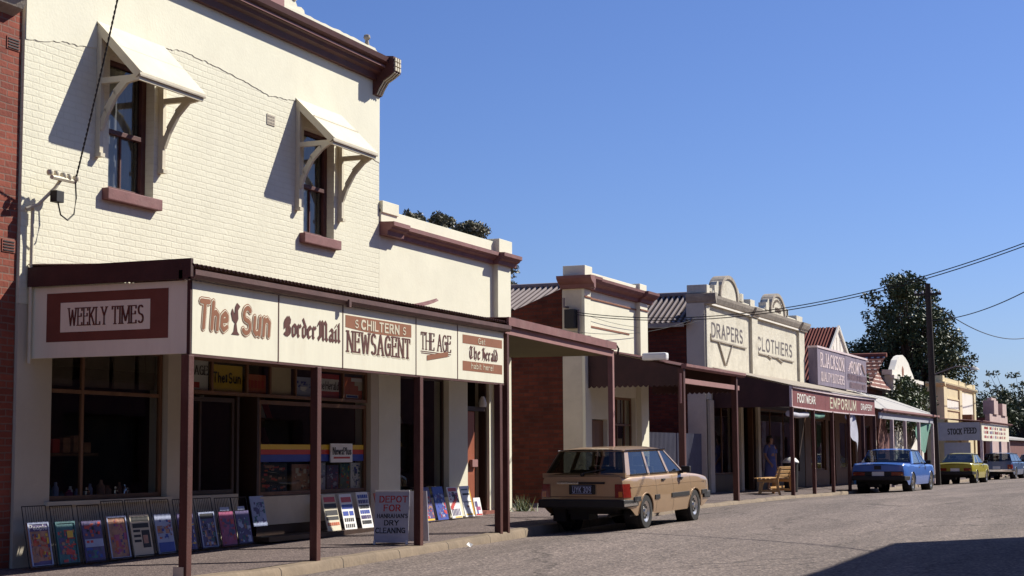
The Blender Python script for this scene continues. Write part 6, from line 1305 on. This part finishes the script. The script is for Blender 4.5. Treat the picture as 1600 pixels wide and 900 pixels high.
# ------------------------------------------------------------------ plants
def leaves(m, centre, rad, n, size, rng, nm=3, flat_=1.0):
    c = Vector(centre)
    for _ in range(n):
        d = Vector((rng.gauss(0,1), rng.gauss(0,1), rng.gauss(0,1))).normalized()*(rng.random()**.45)
        p = c+Vector((d.x*rad, d.y*rad, d.z*rad*flat_))
        a = Vector((rng.gauss(0,1), rng.gauss(0,1), rng.gauss(0,.8))).normalized(); b = a.orthogonal().normalized(); b.rotate(Matrix.Rotation(rng.uniform(0, 6.28), 3, a))
        s = size*rng.uniform(.6, 1.3); mi = rng.randrange(nm)
        m.add([p-a*s, p-b*s*.42, p+a*s, p+b*s*.42], [(0,1,2,3)], mi)
def tree(label, base, clumps, trunk_r, mats, n, size, seed, group=None, limbs=True, name='tree', flat_=.85, cat='tree'):
    rng = random.Random(seed); t = thing(name, label, cat, base, group); b = Vector(base)
    m = MB(); tips = [Vector(c[:3]) for c in clumps]; cen = sum(tips, Vector())/len(tips); top = max(c.z for c in tips)
    fork = Vector((b.x+(cen.x-b.x)*.3, b.y+(cen.y-b.y)*.3, b.z+(cen.z-b.z)*.45))
    m.tube([b, (b+fork)/2+Vector((rng.uniform(-.1,.1), rng.uniform(-.1,.1), 0)), fork, Vector((cen.x, cen.y, cen.z+(top-cen.z)*.5))], trunk_r, 10, r1=trunk_r*.3)
    for c in tips:
        if rng.random() < .75:
            md = fork.lerp(c, .5)+Vector((0, 0, rng.uniform(-.2, .5))); m.tube([fork, md, c], trunk_r*.35, 5, r1=trunk_r*.06)
    m.build('trunk', 'bark', t, smooth=60)
    m = MB()
    for c in clumps: leaves(m, c[:3], c[3], int(n*c[3]**2), size, rng, len(mats), flat_)
    m.build('crown', mats, t, fix=False); return t
rc = random.Random(77)
# big dark tree behind the yellow shop
cl = []
for (y0, y1, z0, z1, k) in ((17.0, 19.3, 5.4, 7.6, 24), (13.0, 15.6, 5.4, 7.2, 20), (13.4, 19.0, 6.2, 8.6, 38), (13.9, 18.5, 7.8, 9.9, 34), (14.5, 17.9, 9.2, 11.0, 25), (15.1, 17.0, 10.6, 11.9, 12), (14.5, 17.5, 4.6, 6.2, 12)):
    for _ in range(k): cl.append((100+rc.uniform(-2.6, 2.6), rc.uniform(y0, y1), rc.uniform(z0, z1), rc.uniform(.42, .85)))
cl += [(99, 12.6, 6.5, .5), (99, 12.3, 6.9, .4), (99.5, 12.5, 5.7, .45), (99, 12.9, 7.5, .5), (99, 19.3, 7.2, .45), (99, 19.6, 7.5, .35)]
tree('large dark leafy tree rising behind the yellow shop and power pole', (100, 16, 0), cl, .34, ['leaf_mid', 'leaf_dark', 'leaf_light', 'leaf_mid'], 400, .125, 4)
for lab, y, z, r_, zz in (('rounded grey green gum crown over the parapet shop, leftmost of three', 26.74, 10.28, .44, 1), ('largest rounded gum crown over the parapet shop, middle of three', 25.58, 10.05, .55, 2), ('rounded gum crown over the parapet shop, rightmost of three', 24.36, 9.6, .66, 3)):
    rr = random.Random(zz*9); cs = [(55+rr.uniform(-.4,.4), y+rr.uniform(-1,1)*r_*.55, z-.1+rr.uniform(-1,.75)*r_*.62, r_*.45) for _ in range(26)]
    tree(lab, (55, y, 0), cs, .14, ['gum_mid', 'gum_dark', 'gum_light', 'gum_dark'], 2600, .07, zz, 'gum trees behind the parapet shop', name='gum_tree')
cs = [(55+rc.uniform(-.5,.5), 22.75+rc.gauss(0,.25), 7.0+rc.uniform(-1.2,1.3), .4) for _ in range(22)]
tree('narrow gum tree showing just right of the parapet shop corner', (55, 22.9, 0), cs, .12, ['gum_mid', 'gum_dark', 'gum_light', 'gum_dark'], 1100, .08, 9, name='gum_tree')
# bushes around the pediment shop
for lab, x0, x1, z0, z1, k, sd in (('dark green creeper bush between the purple sign board and the pediment shop', 67.2, 72.0, 3.5, 4.9, 16, 3), ('spreading bush in front of the pediment shop with leaves over its wall', 72.5, 82.0, 2.6, 4.35, 34, 5), ('small upright bush against the white wall of the pediment shop', 76.2, 77.6, 3.6, 4.9, 9, 6)):
    rr = random.Random(sd); cs = [(rr.uniform(x0, x1), rr.uniform(12.0, 12.75) if x0 > 70 else rr.uniform(13.3, 14.3), rr.uniform(z0, z1), rr.uniform(.3, .55)) for _ in range(k)]
    tree(lab, ((x0+x1)/2, 12.5, .2), cs, .07, ['ivy_mid', 'leaf_dark', 'leaf_mid', 'ivy_light'], 600, .1, sd, name='bush', cat='bush')
# far trees on the right
for lab, x, y, zt, rad, sd, mats in (('dark spreading tree beside the stepped shop', 138, 16.5, 6.0, 2.2, 13, ['leaf_mid','leaf_dark','leaf_dark']),
        ('tall wispy gum at the far right edge', 150, 14.6, 8.4, 2.2, 14, ['leaf_mid','leaf_dark','gum_mid']), ('dark tree far behind the stepped shop', 165, 19.5, 7.0, 3.0, 15, ['leaf_mid','leaf_dark','leaf_dark']),
        ('small dark tree showing right of the yellow shop', 128, 17.0, 6.6, 1.5, 16, ['leaf_dark','leaf_mid','leaf_dark'])):
    rr = random.Random(sd); cs = [(x+rr.gauss(0, rad*.5), y+rr.gauss(0, rad*.55), zt*.6+rr.gauss(0, zt*.2), rr.uniform(.6, 1.0)) for _ in range(40)]
    if sd == 14: cs = [(x+rr.gauss(0, .8), y+rr.uniform(-3, 2.2), rr.uniform(1.5, 6.2), .9) for _ in range(44)]+[(x, y+k*.55-1.8, 6.3+rr.uniform(0, 2.4), .38) for k in range(9)]+[(x, y+k*.55-1.6, 5.6+rr.uniform(0, 2.0), .45) for k in range(9)]
    tree(lab, (x, y, -.3), cs, .2, mats, 170 if sd != 14 else 220, .2 if sd != 14 else .17, sd)
m = MB(); rr = random.Random(31)
for k in range(230): leaves(m, (190+rr.uniform(-8, 60), rr.uniform(4, 40), rr.uniform(-.5, 5.5)), 1.6, 90, .38, rr)
tag(m.build('distant_trees', ['leaf_mid', 'leaf_dark', 'leaf_dark'], fix=False), kind='stuff')
rr = random.Random(2)
for lab, x, y, s in (('tuft of dry yellowish weeds at the corner of the parapet shop', 30.75, 12.55, .36), ('small weed tuft at the kerb by the front wheel of the tan wagon', 33.2, 10.42, .16)):
    m = MB(); zb = zf(x, y)
    for k in range(90):
        a = rr.uniform(0, 6.28); r_ = abs(rr.gauss(0, .16))*s/.36; p = Vector((x+r_*math.cos(a), y+r_*math.sin(a), zb)); tip = p+Vector((rr.gauss(0,.09), rr.gauss(0,.09), rr.uniform(.25, 1.0)*s)); sd = Vector((.012, -.006, 0))
        m.add([p-sd, p+sd, tip], [(0,1,2)], k % 3)
    solo(m, 'weeds', ['weed', 'ivy_mid', 'ivy_light'], lab, 'weeds', (x, y, zb), fix=False)

# ------------------------------------------------------------------ pole and wires
t = thing('power_pole', 'dark timber power pole standing before the big tree', 'power pole', (71.75, 10.54, .2))
MB().tube([(71.75, 10.50, 0), (71.35, 10.52, 4.3), (71.05, 10.54, 8.55)], .165, 12, r1=.115).build('pole', 'pole_wood', t, smooth=60)
MB().bar((71.05, 10.0, 8.1), (71.05, 11.1, 8.1), .08, .1).build('cross_arm', 'pole_wood', t)
m = MB()
for y in (10.05, 10.4, 10.75, 11.05): m.lathe([(0,0),(.035,0),(.04,.05),(.02,.1),(0,.11)], (71.05, y, 8.15), n=8)
m.build('insulator', 'white_paint', t)
m = MB(); m.tube([(71.3, 10.4, 4.75), (71.9, 9.6, 5.1), (72.3, 8.95, 5.05)], .025, 6); m.build('lamp_arm', 'iron_grey', t)
m = MB(); m.lathe([(0,5.08),(.1,5.06),(.22,4.95),(.0,4.93)], (72.3, 8.9, 0), n=12); m.build('lamp_head', 'iron_pale', t, smooth=40)
def wire(label, a, b, sag, r=.012, strands=1, cat='cable', twist=0):
    a, b = Vector(a), Vector(b); m = MB()
    for s in range(strands):
        pts = []
        n = 40 if not twist else 140
        for i in range(n+1):
            u = i/n; p = a.lerp(b, u)-Vector((0, 0, 4*sag*u*(1-u)))
            if strands > 1: ph = u*twist*2*math.pi+s*2*math.pi/strands; p += Vector((math.cos(ph)*r*1.1, 0, math.sin(ph)*r*1.1)) if twist else Vector((0, 0, s*.05))
            pts.append(p)
        m.tube(pts, r, 5)
    return solo(m, 'overhead_wire', 'rubber', label, cat, tuple(a), smooth=60)
wire('twisted black service cable rising from the bracket on the newsagent wall', (16.43, 12.50, 4.84), (15.56, 11.06, 7.75), .07, .008, 2, twist=26)
wire('pair of dark cables crossing the street from the moulded shop toward the upper right', (34.72, 12.9, 4.61), (26.3, -.2, 5.645), .88, .009, 2)
wire('thin cable from the power pole rising to the right edge of the sky', (71.2, 10.5, 7.0), (50, 3.5, 6.75), .35, .018)
wire('thin cable from the power pole sloping down to the far right', (71.05, 10.5, 7.85), (112, 9.6, 9.1), .9, .022)
wire('thin wire from the parapet shop corner past the moulded shop to the drapery', (30.5, 12.62, 4.22), (44.75, 12.7, 5.38), .45, .006)
wire('second thin wire from the service box to the drapery panel', (34.75, 12.7, 4.62), (44.75, 12.7, 5.25), .3, .005)
